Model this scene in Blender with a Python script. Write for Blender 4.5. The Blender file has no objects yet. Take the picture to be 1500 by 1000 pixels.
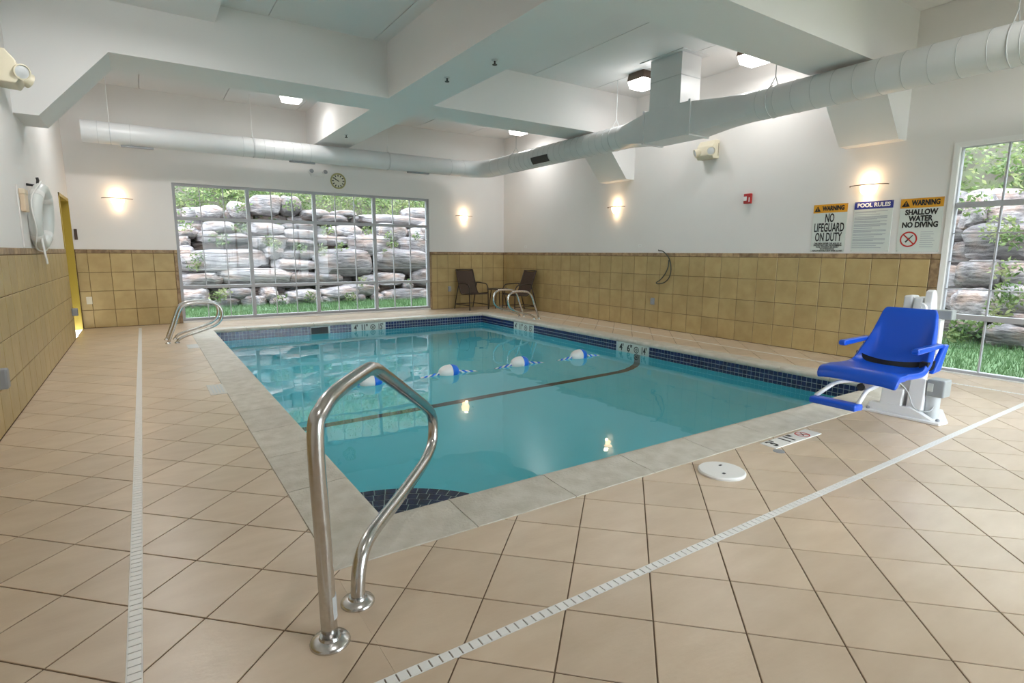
import bpy, math, random
from mathutils import Matrix, Vector, noise as mnoise
from math import sin, cos, pi, sqrt, hypot

random.seed(7)
scene = bpy.context.scene
COL = scene.collection

# ------------------------------------------------------------------ camera
F_PX, YAW, PITCH, ROLL, CAM_H = 809.73, 0.58517, 0.15822, 0.0059, 1.4065
fw = Vector((sin(YAW)*cos(PITCH), cos(YAW)*cos(PITCH), -sin(PITCH)))
rt = Vector((cos(YAW), -sin(YAW), 0.0))
up = rt.cross(fw)
r2 = cos(ROLL)*rt + sin(ROLL)*up
u2 = -sin(ROLL)*rt + cos(ROLL)*up
cam_data = bpy.data.cameras.new('camera')
cam_data.sensor_fit = 'HORIZONTAL'
cam_data.sensor_width = 36.0
cam_data.lens = F_PX/1500.0*36.0
cam_data.clip_start = 0.05
cam_data.clip_end = 300
cam = bpy.data.objects.new('camera', cam_data)
COL.objects.link(cam)
cam.matrix_world = Matrix(((r2.x, u2.x, -fw.x, 0), (r2.y, u2.y, -fw.y, 0), (r2.z, u2.z, -fw.z, CAM_H), (0, 0, 0, 1)))
scene.camera = cam

# ------------------------------------------------------------------ world (overcast sky), exposure
SKY_STRENGTH = 11.5
world = bpy.data.worlds.new('world')
scene.world = world
world.use_nodes = True
wn = world.node_tree
wn.nodes['Background'].inputs['Color'].default_value = (0.88, 0.945, 1.0, 1)
wn.nodes['Background'].inputs['Strength'].default_value = SKY_STRENGTH
LAMP_W = 11.5        # each ceiling fixture
SCONCE_W = 2.5       # each wall sconce

scene.view_settings.view_transform = 'Standard'
scene.view_settings.look = 'None'
scene.view_settings.gamma = 1.0
scene.view_settings.use_curve_mapping = False
scene.view_settings.exposure = 0.0
scene.cycles.use_denoising = True
scene.cycles.adaptive_threshold = 0.02
scene.cycles.max_bounces = 10
scene.cycles.diffuse_bounces = 5
scene.cycles.glossy_bounces = 4
scene.cycles.transmission_bounces = 6
scene.cycles.transparent_max_bounces = 12
scene.cycles.sample_clamp_indirect = 6.0

# ------------------------------------------------------------------ helpers
def new_mat(name):
    m = bpy.data.materials.new(name)
    m.use_nodes = True
    return m, m.node_tree.nodes, m.node_tree.links

def mat(name, col, rough=0.5, metal=0.0, col2=None, scale=4.0, detail=4.0, stretch=(1, 1, 1), bump=0.0, bscale=None,
        rnd=0.0, spec=0.5, coord='Object', lo=0.35, hi=0.65, emit=None, estr=0.0):
    m, N, L = new_mat(name)
    b = N['Principled BSDF']
    b.inputs['Roughness'].default_value = rough
    b.inputs['Metallic'].default_value = metal
    b.inputs['Specular IOR Level'].default_value = spec
    b.inputs['Base Color'].default_value = (*col, 1)
    src = None
    if col2 is not None or bump > 0:
        if coord == 'World':
            tc = N.new('ShaderNodeNewGeometry'); out = tc.outputs['Position']
        else:
            tc = N.new('ShaderNodeTexCoord'); out = tc.outputs[coord]
        mp = N.new('ShaderNodeMapping'); mp.inputs['Scale'].default_value = stretch
        L.new(out, mp.inputs['Vector'])
    if col2 is not None:
        nz = N.new('ShaderNodeTexNoise'); nz.inputs['Scale'].default_value = scale; nz.inputs['Detail'].default_value = detail
        L.new(mp.outputs['Vector'], nz.inputs['Vector'])
        cr = N.new('ShaderNodeValToRGB')
        cr.color_ramp.elements[0].position = lo; cr.color_ramp.elements[1].position = hi
        cr.color_ramp.elements[0].color = (*col, 1); cr.color_ramp.elements[1].color = (*col2, 1)
        L.new(nz.outputs['Fac'], cr.inputs['Fac'])
        src = cr.outputs['Color']
    if rnd > 0:
        oi = N.new('ShaderNodeObjectInfo')
        mr = N.new('ShaderNodeMapRange'); mr.inputs['To Min'].default_value = 1-rnd; mr.inputs['To Max'].default_value = 1+rnd
        L.new(oi.outputs['Random'], mr.inputs['Value'])
        hs = N.new('ShaderNodeHueSaturation')
        if src is not None: L.new(src, hs.inputs['Color'])
        else: hs.inputs['Color'].default_value = (*col, 1)
        L.new(mr.outputs['Result'], hs.inputs['Value'])
        src = hs.outputs['Color']
    if src is not None: L.new(src, b.inputs['Base Color'])
    if bump > 0:
        nb = N.new('ShaderNodeTexNoise'); nb.inputs['Scale'].default_value = bscale or scale*3; nb.inputs['Detail'].default_value = 5
        L.new(mp.outputs['Vector'], nb.inputs['Vector'])
        bp = N.new('ShaderNodeBump'); bp.inputs['Strength'].default_value = bump; bp.inputs['Distance'].default_value = 0.02
        L.new(nb.outputs['Fac'], bp.inputs['Height']); L.new(bp.outputs['Normal'], b.inputs['Normal'])
    if emit is not None:
        b.inputs['Emission Color'].default_value = (*emit, 1); b.inputs['Emission Strength'].default_value = estr
    return m

class MB:
    def __init__(s): s.v = []; s.f = []
    def add(s, vs, fs):
        n = len(s.v); s.v += [tuple(p) for p in vs]; s.f += [tuple(i+n for i in f) for f in fs]; return s
    def box(s, x0, x1, y0, y1, z0, z1):
        return s.add([(x0, y0, z0), (x1, y0, z0), (x1, y1, z0), (x0, y1, z0), (x0, y0, z1), (x1, y0, z1), (x1, y1, z1), (x0, y1, z1)],
                     [(0, 3, 2, 1), (4, 5, 6, 7), (0, 1, 5, 4), (1, 2, 6, 5), (2, 3, 7, 6), (3, 0, 4, 7)])
    def prism(s, poly, z0, z1, axis='z', bottom=True):
        n = len(poly)
        P = {'z': lambda a, b, c: (a, b, c), 'x': lambda a, b, c: (c, a, b), 'y': lambda a, b, c: (a, c, b)}[axis]
        vs = [P(a, b, z0) for a, b in poly] + [P(a, b, z1) for a, b in poly]
        fs = [tuple(range(n, 2*n))] + [(i, (i+1) % n, n+(i+1) % n, n+i) for i in range(n)]
        if bottom: fs.append(tuple(reversed(range(n))))
        return s.add(vs, fs)
    def tube(s, path, r, seg=10, cap=True):
        P = [Vector(p) for p in path]; n = len(P)
        R = r if isinstance(r, (list, tuple)) else [r]*n
        T = []
        for i in range(n):
            a = P[max(i-1, 0)]; b = P[min(i+1, n-1)]
            T.append((b-a).normalized())
        ref = Vector((0, 0, 1)) if abs(T[0].z) < 0.9 else Vector((1, 0, 0))
        u = (ref - T[0]*ref.dot(T[0])).normalized()
        vs = []
        for i in range(n):
            u = (u - T[i]*u.dot(T[i])).normalized(); w = T[i].cross(u)
            for k in range(seg):
                a = 2*pi*k/seg; vs.append(P[i] + (u*cos(a)+w*sin(a))*R[i])
        fs = [(i*seg+k, i*seg+(k+1) % seg, (i+1)*seg+(k+1) % seg, (i+1)*seg+k) for i in range(n-1) for k in range(seg)]
        if cap: fs += [tuple(reversed(range(seg))), tuple(range((n-1)*seg, n*seg))]
        return s.add(vs, fs)
    def lathe(s, prof, seg=24, M=None, a0=0.0, a1=2*pi):
        full = abs(a1-a0-2*pi) < 1e-6; ns = seg if full else seg+1
        vs = []
        for (r, z) in prof:
            for k in range(ns):
                a = a0+(a1-a0)*k/seg; p = Vector((r*cos(a), r*sin(a), z)); vs.append(M @ p if M else p)
        fs = []
        for i in range(len(prof)-1):
            for k in range(seg):
                k2 = (k+1) % ns
                fs.append((i*ns+k, i*ns+k2, (i+1)*ns+k2, (i+1)*ns+k))
        if full:
            if prof[0][0] > 1e-6: fs.append(tuple(reversed(range(ns))))
            if prof[-1][0] > 1e-6: fs.append(tuple(range((len(prof)-1)*ns, len(prof)*ns)))
        return s.add(vs, fs)
    def torus(s, R, r, M=None, seg=28, rs=10):
        vs = []; fs = []
        for i in range(seg):
            a = 2*pi*i/seg
            for k in range(rs):
                b = 2*pi*k/rs; p = Vector(((R+r*cos(b))*cos(a), (R+r*cos(b))*sin(a), r*sin(b))); vs.append(M @ p if M else p)
        for i in range(seg):
            for k in range(rs):
                fs.append((i*rs+k, ((i+1) % seg)*rs+k, ((i+1) % seg)*rs+(k+1) % rs, i*rs+(k+1) % rs))
        return s.add(vs, fs)
    def mesh(s, name):
        me = bpy.data.meshes.new(name); me.from_pydata([tuple(p) for p in s.v], [], s.f); me.update(); return me

def obj(name, mb, material=None, parent=None, smooth=False, bevel=0.0, kind=None):
    me = mb.mesh(name) if isinstance(mb, MB) else mb
    if material is not None and len(me.materials) == 0: me.materials.append(material)
    o = bpy.data.objects.new(name, me); COL.objects.link(o)
    if smooth:
        me.polygons.foreach_set('use_smooth', [True]*len(me.polygons))
        if smooth != 'all':
            try: me.set_sharp_from_angle(angle=math.radians(40))
            except Exception: pass
    if bevel > 0:
        bv = o.modifiers.new('bevel', 'BEVEL'); bv.width = bevel; bv.segments = 2; bv.limit_method = 'ANGLE'
    if parent is not None: attach(o, parent)
    if kind: o['kind'] = kind
    return o

BASE = {}
def attach(o, parent):            # children are modelled in world coordinates unless the parent is placed later
    o.parent = parent
    loc = BASE.get(parent.name)
    if loc is not None: o.matrix_parent_inverse = Matrix.Translation((-loc[0], -loc[1], -loc[2]))

def tag(o, label=None, cat=None, group=None, kind=None):
    if label: o['label'] = label
    if cat: o['category'] = cat
    if group: o['group'] = group
    if kind: o['kind'] = kind
    return o

def thing(name, label, cat, loc=(0, 0, 0), group=None):
    o = bpy.data.objects.new(name, None); COL.objects.link(o)
    o.location = loc; o.empty_display_size = 0.1
    BASE[o.name] = loc
    return tag(o, label, cat, group)

def local_thing(name, label, cat, group=None):   # parts modelled in local coordinates
    o = bpy.data.objects.new(name, None); COL.objects.link(o); o.empty_display_size = 0.1
    return tag(o, label, cat, group)

def smooth_path(pts, n=6, closed=False):
    P = [Vector(p) for p in pts]; out = []
    m = len(P)
    rng = range(m) if closed else range(m-1)
    for i in rng:
        p0 = P[(i-1) % m] if (closed or i > 0) else P[i]*2-P[i+1]
        p1 = P[i]; p2 = P[(i+1) % m]
        p3 = P[(i+2) % m] if (closed or i+2 < m) else p2*2-p1
        for k in range(n):
            t = k/n
            out.append(0.5*((2*p1)+(p2-p0)*t+(2*p0-5*p1+4*p2-p3)*t*t+(3*p1-p0-3*p2+p3)*t**3))
    if not closed: out.append(P[-1])
    return out

def round_path(pts, rad, n=6):    # polyline with rounded corners
    P = [Vector(p) for p in pts]; out = [P[0]]
    for i in range(1, len(P)-1):
        r = rad[i] if isinstance(rad, (list, tuple)) else rad
        a = (P[i-1]-P[i]); b = (P[i+1]-P[i])
        d = min(r, a.length*0.49, b.length*0.49)
        p0 = P[i]+a.normalized()*d; p2 = P[i]+b.normalized()*d
        for k in range(n+1):
            t = k/n; out.append(p0*(1-t)**2+P[i]*2*t*(1-t)+p2*t*t)
    out.append(P[-1]); return out

# lettering: every text is made once as a mesh, before the scene fills up
TEXTS = {}
def make_texts(specs):
    objs = []
    for key, (s, size, xs, bold) in specs.items():
        c = bpy.data.curves.new('lettering', 'FONT'); c.body = s; c.size = size; c.align_x = 'CENTER'; c.align_y = 'CENTER'
        c.offset = bold; c.extrude = 0.0006; c.resolution_u = 3; c.space_line = 0.80 if key == 'nolife' else 0.86
        o = bpy.data.objects.new('lettering', c); COL.objects.link(o); objs.append((key, o, xs))
    dg = bpy.context.evaluated_depsgraph_get()
    for key, o, xs in objs:
        me = bpy.data.meshes.new_from_object(o.evaluated_get(dg))
        xs_ = [v.co.x for v in me.vertices]; w = max(xs_)-min(xs_)
        if xs: me.transform(Matrix.Scale(xs/w, 4, (1, 0, 0)))      # fit to a width
        TEXTS[key] = me
    for key, o, xs in objs:
        c = o.data; bpy.data.objects.remove(o); bpy.data.curves.remove(c)
make_texts({
    'warn1': ('WARNING', 0.084, 0.30, 0.0045), 'warn2': ('WARNING', 0.086, 0.305, 0.0045),
    'nolife': ('NO\nLIFEGUARD\nON DUTY', 0.165, 0.41, 0.0038),
    'small1': ('CHILDREN UNDER THE AGE OF 14\nSHOULD NOT USE THE SWIMMING\nPOOL WITHOUT AN ADULT\nIN ATTENDANCE\nADULTS SHOULD NOT SWIM ALONE', 0.030, 0.41, 0.0009),
    'rules': ('POOL RULES', 0.072, 0.40, 0.0028),
    'shallow': ('SHALLOW\nWATER\nNO DIVING', 0.090, 0.385, 0.0042),
    'bang': ('!', 0.05, None, 0.001),
    'd411': ("4'  11\"", 0.16, 0.29, 0.004), 'd15': ("15'", 0.16, 0.10, 0.004),
    'd46': ("4'  6\"", 0.16, 0.29, 0.004), 'd14': ("14'", 0.16, 0.10, 0.004),
    'd311': ("3'  11\"", 0.135, 0.33, 0.003),
    'n12': ('12', 0.05, None, 0.001), 'n3': ('3', 0.05, None, 0.001), 'n6': ('6', 0.05, None, 0.001), 'n9': ('9', 0.05, None, 0.001),
})
M_RIGHT = Matrix(((0, 0, -1, 0), (-1, 0, 0, 0), (0, 1, 0, 0), (0, 0, 0, 1)))     # reads on a face whose normal is -X
M_BACK = Matrix(((1, 0, 0, 0), (0, 0, -1, 0), (0, 1, 0, 0), (0, 0, 0, 1)))       # reads on a face whose normal is -Y
M_FLOOR = Matrix.Identity(4)
def letters(name, key, rot, loc, material, parent):
    me = TEXTS[key].copy(); me.transform(Matrix.Translation(loc) @ rot)
    me.materials.clear(); me.materials.append(material)
    return obj(name, me, None, parent)

# ------------------------------------------------------------------ materials
M_paint = mat('wall_paint', (0.79, 0.765, 0.745), 0.6, col2=(0.77, 0.745, 0.725), scale=1.2, spec=0.25)
M_ceil = mat('ceiling_paint', (0.80, 0.79, 0.785), 0.65, col2=(0.78, 0.77, 0.765), scale=0.8, spec=0.2)
M_wtile = mat('wall_tile', (0.41, 0.295, 0.125), 0.42, col2=(0.47, 0.35, 0.16), scale=5, rnd=0.06, bump=0.08, bscale=25, coord='World')
M_grout = mat('wall_grout', (0.15, 0.095, 0.04), 0.85)
M_btile = mat('border_tile', (0.24, 0.15, 0.08), 0.45, col2=(0.42, 0.29, 0.16), scale=14, rnd=0.22, coord='World')
M_ftile = mat('floor_tile', (0.57, 0.44, 0.315), 0.30, col2=(0.64, 0.51, 0.38), scale=3.2, stretch=(1.0, 2.6, 1), rnd=0.06, bump=0.05, bscale=30, coord='World', lo=0.3, hi=0.7, spec=0.55)
M_fgrout = mat('floor_grout', (0.17, 0.115, 0.075), 0.9)
M_coping = mat('coping_stone', (0.50, 0.46, 0.385), 0.55, col2=(0.60, 0.56, 0.49), scale=9, detail=10, rnd=0.05, bump=0.3, bscale=55, coord='World')
M_plaster = mat('pool_plaster', (0.15, 0.74, 0.86), 0.6, col2=(0.17, 0.77, 0.89), scale=1.0)
M_navy = mat('navy_tile', (0.008, 0.015, 0.065), 0.15, col2=(0.02, 0.035, 0.14), scale=18, coord='World', spec=0.6)
M_tgrout = mat('pool_grout', (0.62, 0.70, 0.72), 0.8)
M_line = mat('lane_tile', (0.03, 0.035, 0.05), 0.3)
M_steel = mat('brushed_steel', (0.56, 0.55, 0.54), 0.24, 1.0, col2=(0.62, 0.61, 0.60), scale=60)
M_alu = mat('window_aluminium', (0.37, 0.37, 0.39), 0.4, 0.0, spec=0.5)
M_white = mat('white_plastic', (0.82, 0.81, 0.79), 0.35)
M_whitepaint = mat('white_powder_coat', (0.84, 0.84, 0.84), 0.3)
M_duct = mat('painted_duct', (0.70, 0.71, 0.715), 0.35, col2=(0.66, 0.67, 0.68), scale=2, spec=0.5)
M_ductseam = mat('duct_seam', (0.52, 0.54, 0.55), 0.4)
M_dark = mat('dark_metal', (0.03, 0.03, 0.03), 0.5)
M_grey = mat('grey_plastic', (0.30, 0.31, 0.33), 0.5)
M_midgrey = mat('mid_grey_plastic', (0.34, 0.365, 0.37), 0.4)
M_lgrey = mat('light_grey_plastic', (0.52, 0.54, 0.55), 0.4)
M_beige = mat('beige_plastic', (0.66, 0.61, 0.47), 0.45)
M_mustard = mat('mustard_door', (0.42, 0.30, 0.035), 0.45)
M_brown = mat('brown_frame', (0.045, 0.03, 0.022), 0.4)
M_sling = mat('brown_sling', (0.050, 0.030, 0.020), 0.7, col2=(0.075, 0.047, 0.033), scale=90, bump=0.2, bscale=220)
M_blue = mat('blue_moulded_plastic', (0.004, 0.085, 0.60), 0.32, spec=0.5)
M_floatblue = mat('float_blue', (0.01, 0.16, 0.75), 0.3)
M_black = mat('black_print', (0.012, 0.012, 0.014), 0.5)
M_strap = mat('black_webbing', (0.012, 0.012, 0.014), 0.75)
M_orange = mat('warning_orange', (0.72, 0.33, 0.012), 0.45)
M_signblue = mat('sign_blue', (0.02, 0.03, 0.26), 0.45)
M_signface = mat('sign_face', (0.66, 0.70, 0.66), 0.35)
M_print = mat('fine_print', (0.33, 0.35, 0.40), 0.6)
M_red = mat('red_plastic', (0.42, 0.02, 0.02), 0.35)
M_redprint = mat('red_print', (0.50, 0.03, 0.02), 0.5)
M_clockface = mat('clock_face', (0.70, 0.68, 0.55), 0.4)
M_brass = mat('clock_brass', (0.42, 0.38, 0.16), 0.35)
M_channel = mat('drain_channel', (0.05, 0.05, 0.05), 0.8)
M_lens = mat('lamp_lens', (0.9, 0.9, 0.9), 0.4, emit=(1.0, 0.97, 0.93), estr=9.0)
M_sconce = mat('sconce_glass', (0.9, 0.8, 0.65), 0.4, emit=(1.0, 0.66, 0.34), estr=5.5)
M_bronze = mat('bronze_metal', (0.10, 0.065, 0.045), 0.4, 0.3)
M_soil = mat('hillside_soil', (0.045, 0.038, 0.028), 0.95, col2=(0.05, 0.065, 0.025), scale=2.5, coord='World')
M_rock = None
def rock_material():
    m, N, L = new_mat('boulder_rock')
    b = N['Principled BSDF']; b.inputs['Roughness'].default_value = 0.85; b.inputs['Specular IOR Level'].default_value = 0.2
    tc = N.new('ShaderNodeTexCoord'); mp = N.new('ShaderNodeMapping'); mp.inputs['Scale'].default_value = (1.0, 1.0, 3.2)
    L.new(tc.outputs['Object'], mp.inputs['Vector'])
    n1 = N.new('ShaderNodeTexNoise'); n1.inputs['Scale'].default_value = 2.2; n1.inputs['Detail'].default_value = 8; n1.inputs['Roughness'].default_value = 0.65
    L.new(mp.outputs['Vector'], n1.inputs['Vector'])
    cr = N.new('ShaderNodeValToRGB'); e = cr.color_ramp.elements
    e[0].position = 0.30; e[0].color = (0.05, 0.047, 0.052, 1); e[1].position = 0.72; e[1].color = (0.40, 0.375, 0.385, 1)
    k = e.new(0.48); k.color = (0.205, 0.19, 0.20, 1)
    L.new(n1.outputs['Fac'], cr.inputs['Fac'])
    n2 = N.new('ShaderNodeTexNoise'); n2.inputs['Scale'].default_value = 1.1
    L.new(tc.outputs['Object'], n2.inputs['Vector'])
    mx = N.new('ShaderNodeMixRGB'); mx.blend_type = 'MULTIPLY'; mx.inputs['Color2'].default_value = (1.0, 0.80, 0.68, 1)
    mr = N.new('ShaderNodeMapRange'); mr.inputs['From Min'].default_value = 0.45; mr.inputs['From Max'].default_value = 0.65
    L.new(n2.outputs['Fac'], mr.inputs['Value']); L.new(mr.outputs['Result'], mx.inputs['Fac']); L.new(cr.outputs['Color'], mx.inputs['Color1'])
    oi = N.new('ShaderNodeObjectInfo'); m2 = N.new('ShaderNodeMapRange'); m2.inputs['To Min'].default_value = 0.62; m2.inputs['To Max'].default_value = 1.3
    L.new(oi.outputs['Random'], m2.inputs['Value'])
    hs = N.new('ShaderNodeHueSaturation'); L.new(mx.outputs['Color'], hs.inputs['Color']); L.new(m2.outputs['Result'], hs.inputs['Value'])
    L.new(hs.outputs['Color'], b.inputs['Base Color'])
    bp = N.new('ShaderNodeBump'); bp.inputs['Strength'].default_value = 0.7; bp.inputs['Distance'].default_value = 0.08
    L.new(n1.outputs['Fac'], bp.inputs['Height']); L.new(bp.outputs['Normal'], b.inputs['Normal'])
    return m
M_rock = rock_material()
def leaf_material(name, c1, c2, c3):
    m, N, L = new_mat(name)
    b = N['Principled BSDF']; b.inputs['Roughness'].default_value = 0.55; b.inputs['Specular IOR Level'].default_value = 0.3
    g = N.new('ShaderNodeNewGeometry'); n = N.new('ShaderNodeTexNoise'); n.inputs['Scale'].default_value = 2.6; n.inputs['Detail'].default_value = 6
    L.new(g.outputs['Position'], n.inputs['Vector'])
    cr = N.new('ShaderNodeValToRGB'); e = cr.color_ramp.elements
    e[0].position = 0.33; e[0].color = (*c1, 1); e[1].position = 0.66; e[1].color = (*c3, 1); k = e.new(0.5); k.color = (*c2, 1)
    L.new(n.outputs['Fac'], cr.inputs['Fac']); L.new(cr.outputs['Color'], b.inputs['Base Color'])
    tr = N.new('ShaderNodeBsdfTranslucent'); L.new(cr.outputs['Color'], tr.inputs['Color'])
    mx = N.new('ShaderNodeMixShader'); mx.inputs['Fac'].default_value = 0.35
    L.new(b.outputs['BSDF'], mx.inputs[1]); L.new(tr.outputs['BSDF'], mx.inputs[2]); L.new(mx.outputs['Shader'], N['Material Output'].inputs['Surface'])
    return m
M_leaf = leaf_material('scrub_leaf', (0.045, 0.085, 0.028), (0.115, 0.17, 0.055), (0.25, 0.265, 0.13))
M_grass = leaf_material('grass_blade', (0.055, 0.115, 0.045), (0.08, 0.15, 0.06), (0.115, 0.185, 0.085))
def glass_material():
    m, N, L = new_mat('window_glass')
    N.remove(N['Principled BSDF'])
    t = N.new('ShaderNodeBsdfTransparent'); t.inputs['Color'].default_value = (0.95, 0.97, 0.97, 1)
    g = N.new('ShaderNodeBsdfGlossy'); g.inputs['Roughness'].default_value = 0.02
    fr = N.new('ShaderNodeFresnel'); fr.inputs['IOR'].default_value = 1.25
    mx = N.new('ShaderNodeMixShader'); L.new(fr.outputs['Fac'], mx.inputs['Fac'])
    L.new(t.outputs['BSDF'], mx.inputs[1]); L.new(g.outputs['BSDF'], mx.inputs[2])
    L.new(mx.outputs['Shader'], N['Material Output'].inputs['Surface'])
    return m
M_glass = glass_material()
def water_material():
    m, N, L = new_mat('pool_water')
    b = N['Principled BSDF']
    b.inputs['Base Color'].default_value = (0.86, 0.98, 0.97, 1); b.inputs['Roughness'].default_value = 0.0
    b.inputs['IOR'].default_value = 1.333; b.inputs['Transmission Weight'].default_value = 1.0
    g = N.new('ShaderNodeNewGeometry'); mp = N.new('ShaderNodeMapping'); mp.inputs['Scale'].default_value = (1, 1, 1)
    L.new(g.outputs['Position'], mp.inputs['Vector'])
    n = N.new('ShaderNodeTexNoise'); n.inputs['Scale'].default_value = 1.7; n.inputs['Detail'].default_value = 2.0
    L.new(mp.outputs['Vector'], n.inputs['Vector'])
    bp = N.new('ShaderNodeBump'); bp.inputs['Strength'].default_value = 0.035; bp.inputs['Distance'].default_value = 0.1
    L.new(n.outputs['Fac'], bp.inputs['Height']); L.new(bp.outputs['Normal'], b.inputs['Normal'])
    return m
M_water = water_material()

# ------------------------------------------------------------------ room dimensions (metres)
XL, XR, YB, YN, ZC, ZB = -1.008, 8.112, 12.674, -2.2, 4.33, 3.59
WT = 0.22
PX0, PX1, PY0, PY1 = 0.945, 6.58, 2.675, 11.2             # pool basin
CX0, CX1, CY0, CY1 = 0.959, 6.565, 2.693, 11.185          # coping inner edge
CW = 0.36                                                  # coping width
WATER_Z = -0.19
WX = [0.626, 1.898, 3.226, 4.574, 5.895]                   # back window mullions
WZ = [0.088, 0.705, 2.041, 2.653]
W2Y = [2.737, 1.417, 0.097, -1.223]                        # right window mullions
W2Z = [0.038, 0.682, 2.002, 2.664]

# ------------------------------------------------------------------ structure: walls
def wall_box(*boxes):
    m = MB()
    for b in boxes: m.box(*b)
    return m
wall_back = tag(obj('wall_back', wall_box((XL-WT, WX[0]-0.05, YB, YB+WT, -0.1, ZC+0.3), (WX[-1]+0.05, XR+WT, YB, YB+WT, -0.1, ZC+0.3),
                (WX[0]-0.05, WX[-1]+0.05, YB, YB+WT, WZ[-1]+0.05, ZC+0.3), (WX[0]-0.05, WX[-1]+0.05, YB, YB+WT, -0.1, WZ[0]-0.05)), M_paint), kind='structure')
wall_right = tag(obj('wall_right', wall_box((XR, XR+WT, W2Y[0]+0.05, YB, -0.1, ZC+0.3), (XR, XR+WT, YN, W2Y[-1]-0.05, -0.1, ZC+0.3),
                 (XR, XR+WT, W2Y[-1]-0.05, W2Y[0]+0.05, W2Z[-1]+0.05, ZC+0.3), (XR, XR+WT, W2Y[-1]-0.05, W2Y[0]+0.05, -0.1, W2Z[0]-0.03)), M_paint), kind='structure')
DY0, DY1, DZ = 11.22, 12.56, 2.30
wall_left = tag(obj('wall_left', wall_box((XL-WT, XL, YN, DY0, -0.1, ZC+0.3), (XL-WT, XL, DY1, YB, -0.1, ZC+0.3), (XL-WT, XL, DY0, DY1, DZ, ZC+0.3)), M_paint), kind='structure')
W3X = [2.24, 3.58, 4.92, 6.26, 7.6]                   # glazing added to the unseen front wall, behind the camera, for fill daylight
wall_front = tag(obj('wall_front', wall_box((XL-WT, W3X[0]-0.05, YN-WT, YN, -0.1, ZC+0.3), (W3X[-1]+0.05, XR+WT, YN-WT, YN, -0.1, ZC+0.3),
                 (W3X[0]-0.05, W3X[-1]+0.05, YN-WT, YN, WZ[-1]+0.05, ZC+0.3), (W3X[0]-0.05, W3X[-1]+0.05, YN-WT, YN, -0.1, WZ[0]-0.05)), M_paint), kind='structure')

# door in the left wall: mustard frame and leaf
d1 = tag(obj('door_1', wall_box((XL-WT+0.02, XL-WT+0.07, DY0+0.05, DY1-0.05, 0.0, DZ-0.05)), M_mustard), 'mustard yellow door set back in the white left wall', 'door', kind='structure')
obj('door_frame', wall_box((XL-WT, XL+0.012, DY0, DY0+0.05, 0, DZ), (XL-WT, XL+0.012, DY1-0.05, DY1, 0, DZ), (XL-WT, XL+0.012, DY0, DY1, DZ-0.05, DZ)), M_mustard, d1)
obj('door_handle', MB().tube([(XL-WT+0.07, DY0+0.14, 1.02), (XL-WT+0.12, DY0+0.14, 1.02), (XL-WT+0.12, DY0+0.26, 1.02)], 0.012), M_steel, d1)

# wall tiles: every tile is a child of its wall
ROWS = [(0.004, 0.331), (0.331, 0.676), (0.676, 1.020), (1.020, 1.364)]
G = 0.007
TILE_MESH = {}
def tile_mesh(w, h, t=0.012):      # a tile standing in the y/z plane, facing -x, bevelled edge
    key = (round(w, 3), round(h, 3))
    if key not in TILE_MESH:
        b = 0.004; m = MB()
        y, z = w/2-G/2, h/2-G/2
        m.add([(0, -y, -z), (0, y, -z), (0, y, z), (0, -y, z), (-t+b, -y, -z), (-t+b, y, -z), (-t+b, y, z), (-t+b, -y, z),
               (-t, -y+b, -z+b), (-t, y-b, -z+b), (-t, y-b, z-b), (-t, -y+b, z-b)],
              [(0, 4, 5, 1), (1, 5, 6, 2), (2, 6, 7, 3), (3, 7, 4, 0), (4, 8, 9, 5), (5, 9, 10, 6), (6, 10, 11, 7), (7, 11, 8, 4), (8, 11, 10, 9)])
        TILE_MESH[key] = m.mesh('wall_tile')
    return TILE_MESH[key]
def place_tile(name, wall, a0, a1, z0, z1, material):
    me = tile_mesh(a1-a0, z1-z0)
    if name == 'border_tile':
        k = ('b', round(a1-a0, 3), round(z1-z0, 3))
        if k not in TILE_MESH:
            TILE_MESH[k] = me.copy(); TILE_MESH[k].materials.clear(); TILE_MESH[k].materials.append(M_btile)
        me = TILE_MESH[k]
    o = obj(name, me, material)
    c = (a0+a1)/2; z = (z0+z1)/2
    if wall is wall_right: o.location = (XR-0.001, c, z)
    elif wall is wall_left: o.location = (XL+0.001, c, z); o.rotation_euler = (0, 0, pi)
    else: o.location = (c, YB-0.001, z); o.rotation_euler = (0, 0, pi/2)
    o.parent = wall
def tile_run(wall, edges):
    for a0, a1 in zip(edges[:-1], edges[1:]):
        for z0, z1 in ROWS: place_tile('wall_tile', wall, a0, a1, z0, z1, M_wtile)
        place_tile('border_tile', wall, a0, a1, 1.366, 1.433, M_btile)
redges = [2.90+0.3309*i for i in range(30)]
redges = [e for e in redges if e < YB-0.12]+[YB-0.014]
tile_run(wall_right, redges)
ledges = [1.32+0.33*i for i in range(30)]
ledges = [e for e in ledges if e < DY0-0.1]+[DY0]
tile_run(wall_left, ledges)
tile_run(wall_back, [XL+0.013, -0.829, -0.497, -0.164, 0.177, 0.515])
tile_run(wall_back, [5.98, 6.13, 6.432, 6.768, 7.163-0.06, 7.44, 7.77, XR-0.014])
for z0, z1 in ROWS+[(1.366, 1.433)]:      # brown tile strips that frame the openings
    place_tile('border_tile', wall_back, 0.517, 0.574, z0, z1, M_btile)
    place_tile('border_tile', wall_back, 5.935, 5.978, z0, z1, M_btile)
    place_tile('border_tile', wall_right, 2.79, 2.898, z0, z1, M_btile)
gr = MB()
gr.box(XR-0.006, XR, 2.79, YB, 0, 1.43); obj('wall_grout', gr, M_grout, wall_right)
obj('wall_grout', MB().box(XL, XL+0.006, 1.32, DY0, 0, 1.43), M_grout, wall_left)
obj('wall_grout', MB().box(XL, 0.574, YB-0.006, YB, 0, 1.43).box(5.935, XR, YB-0.006, YB, 0, 1.43), M_grout, wall_back)

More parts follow.
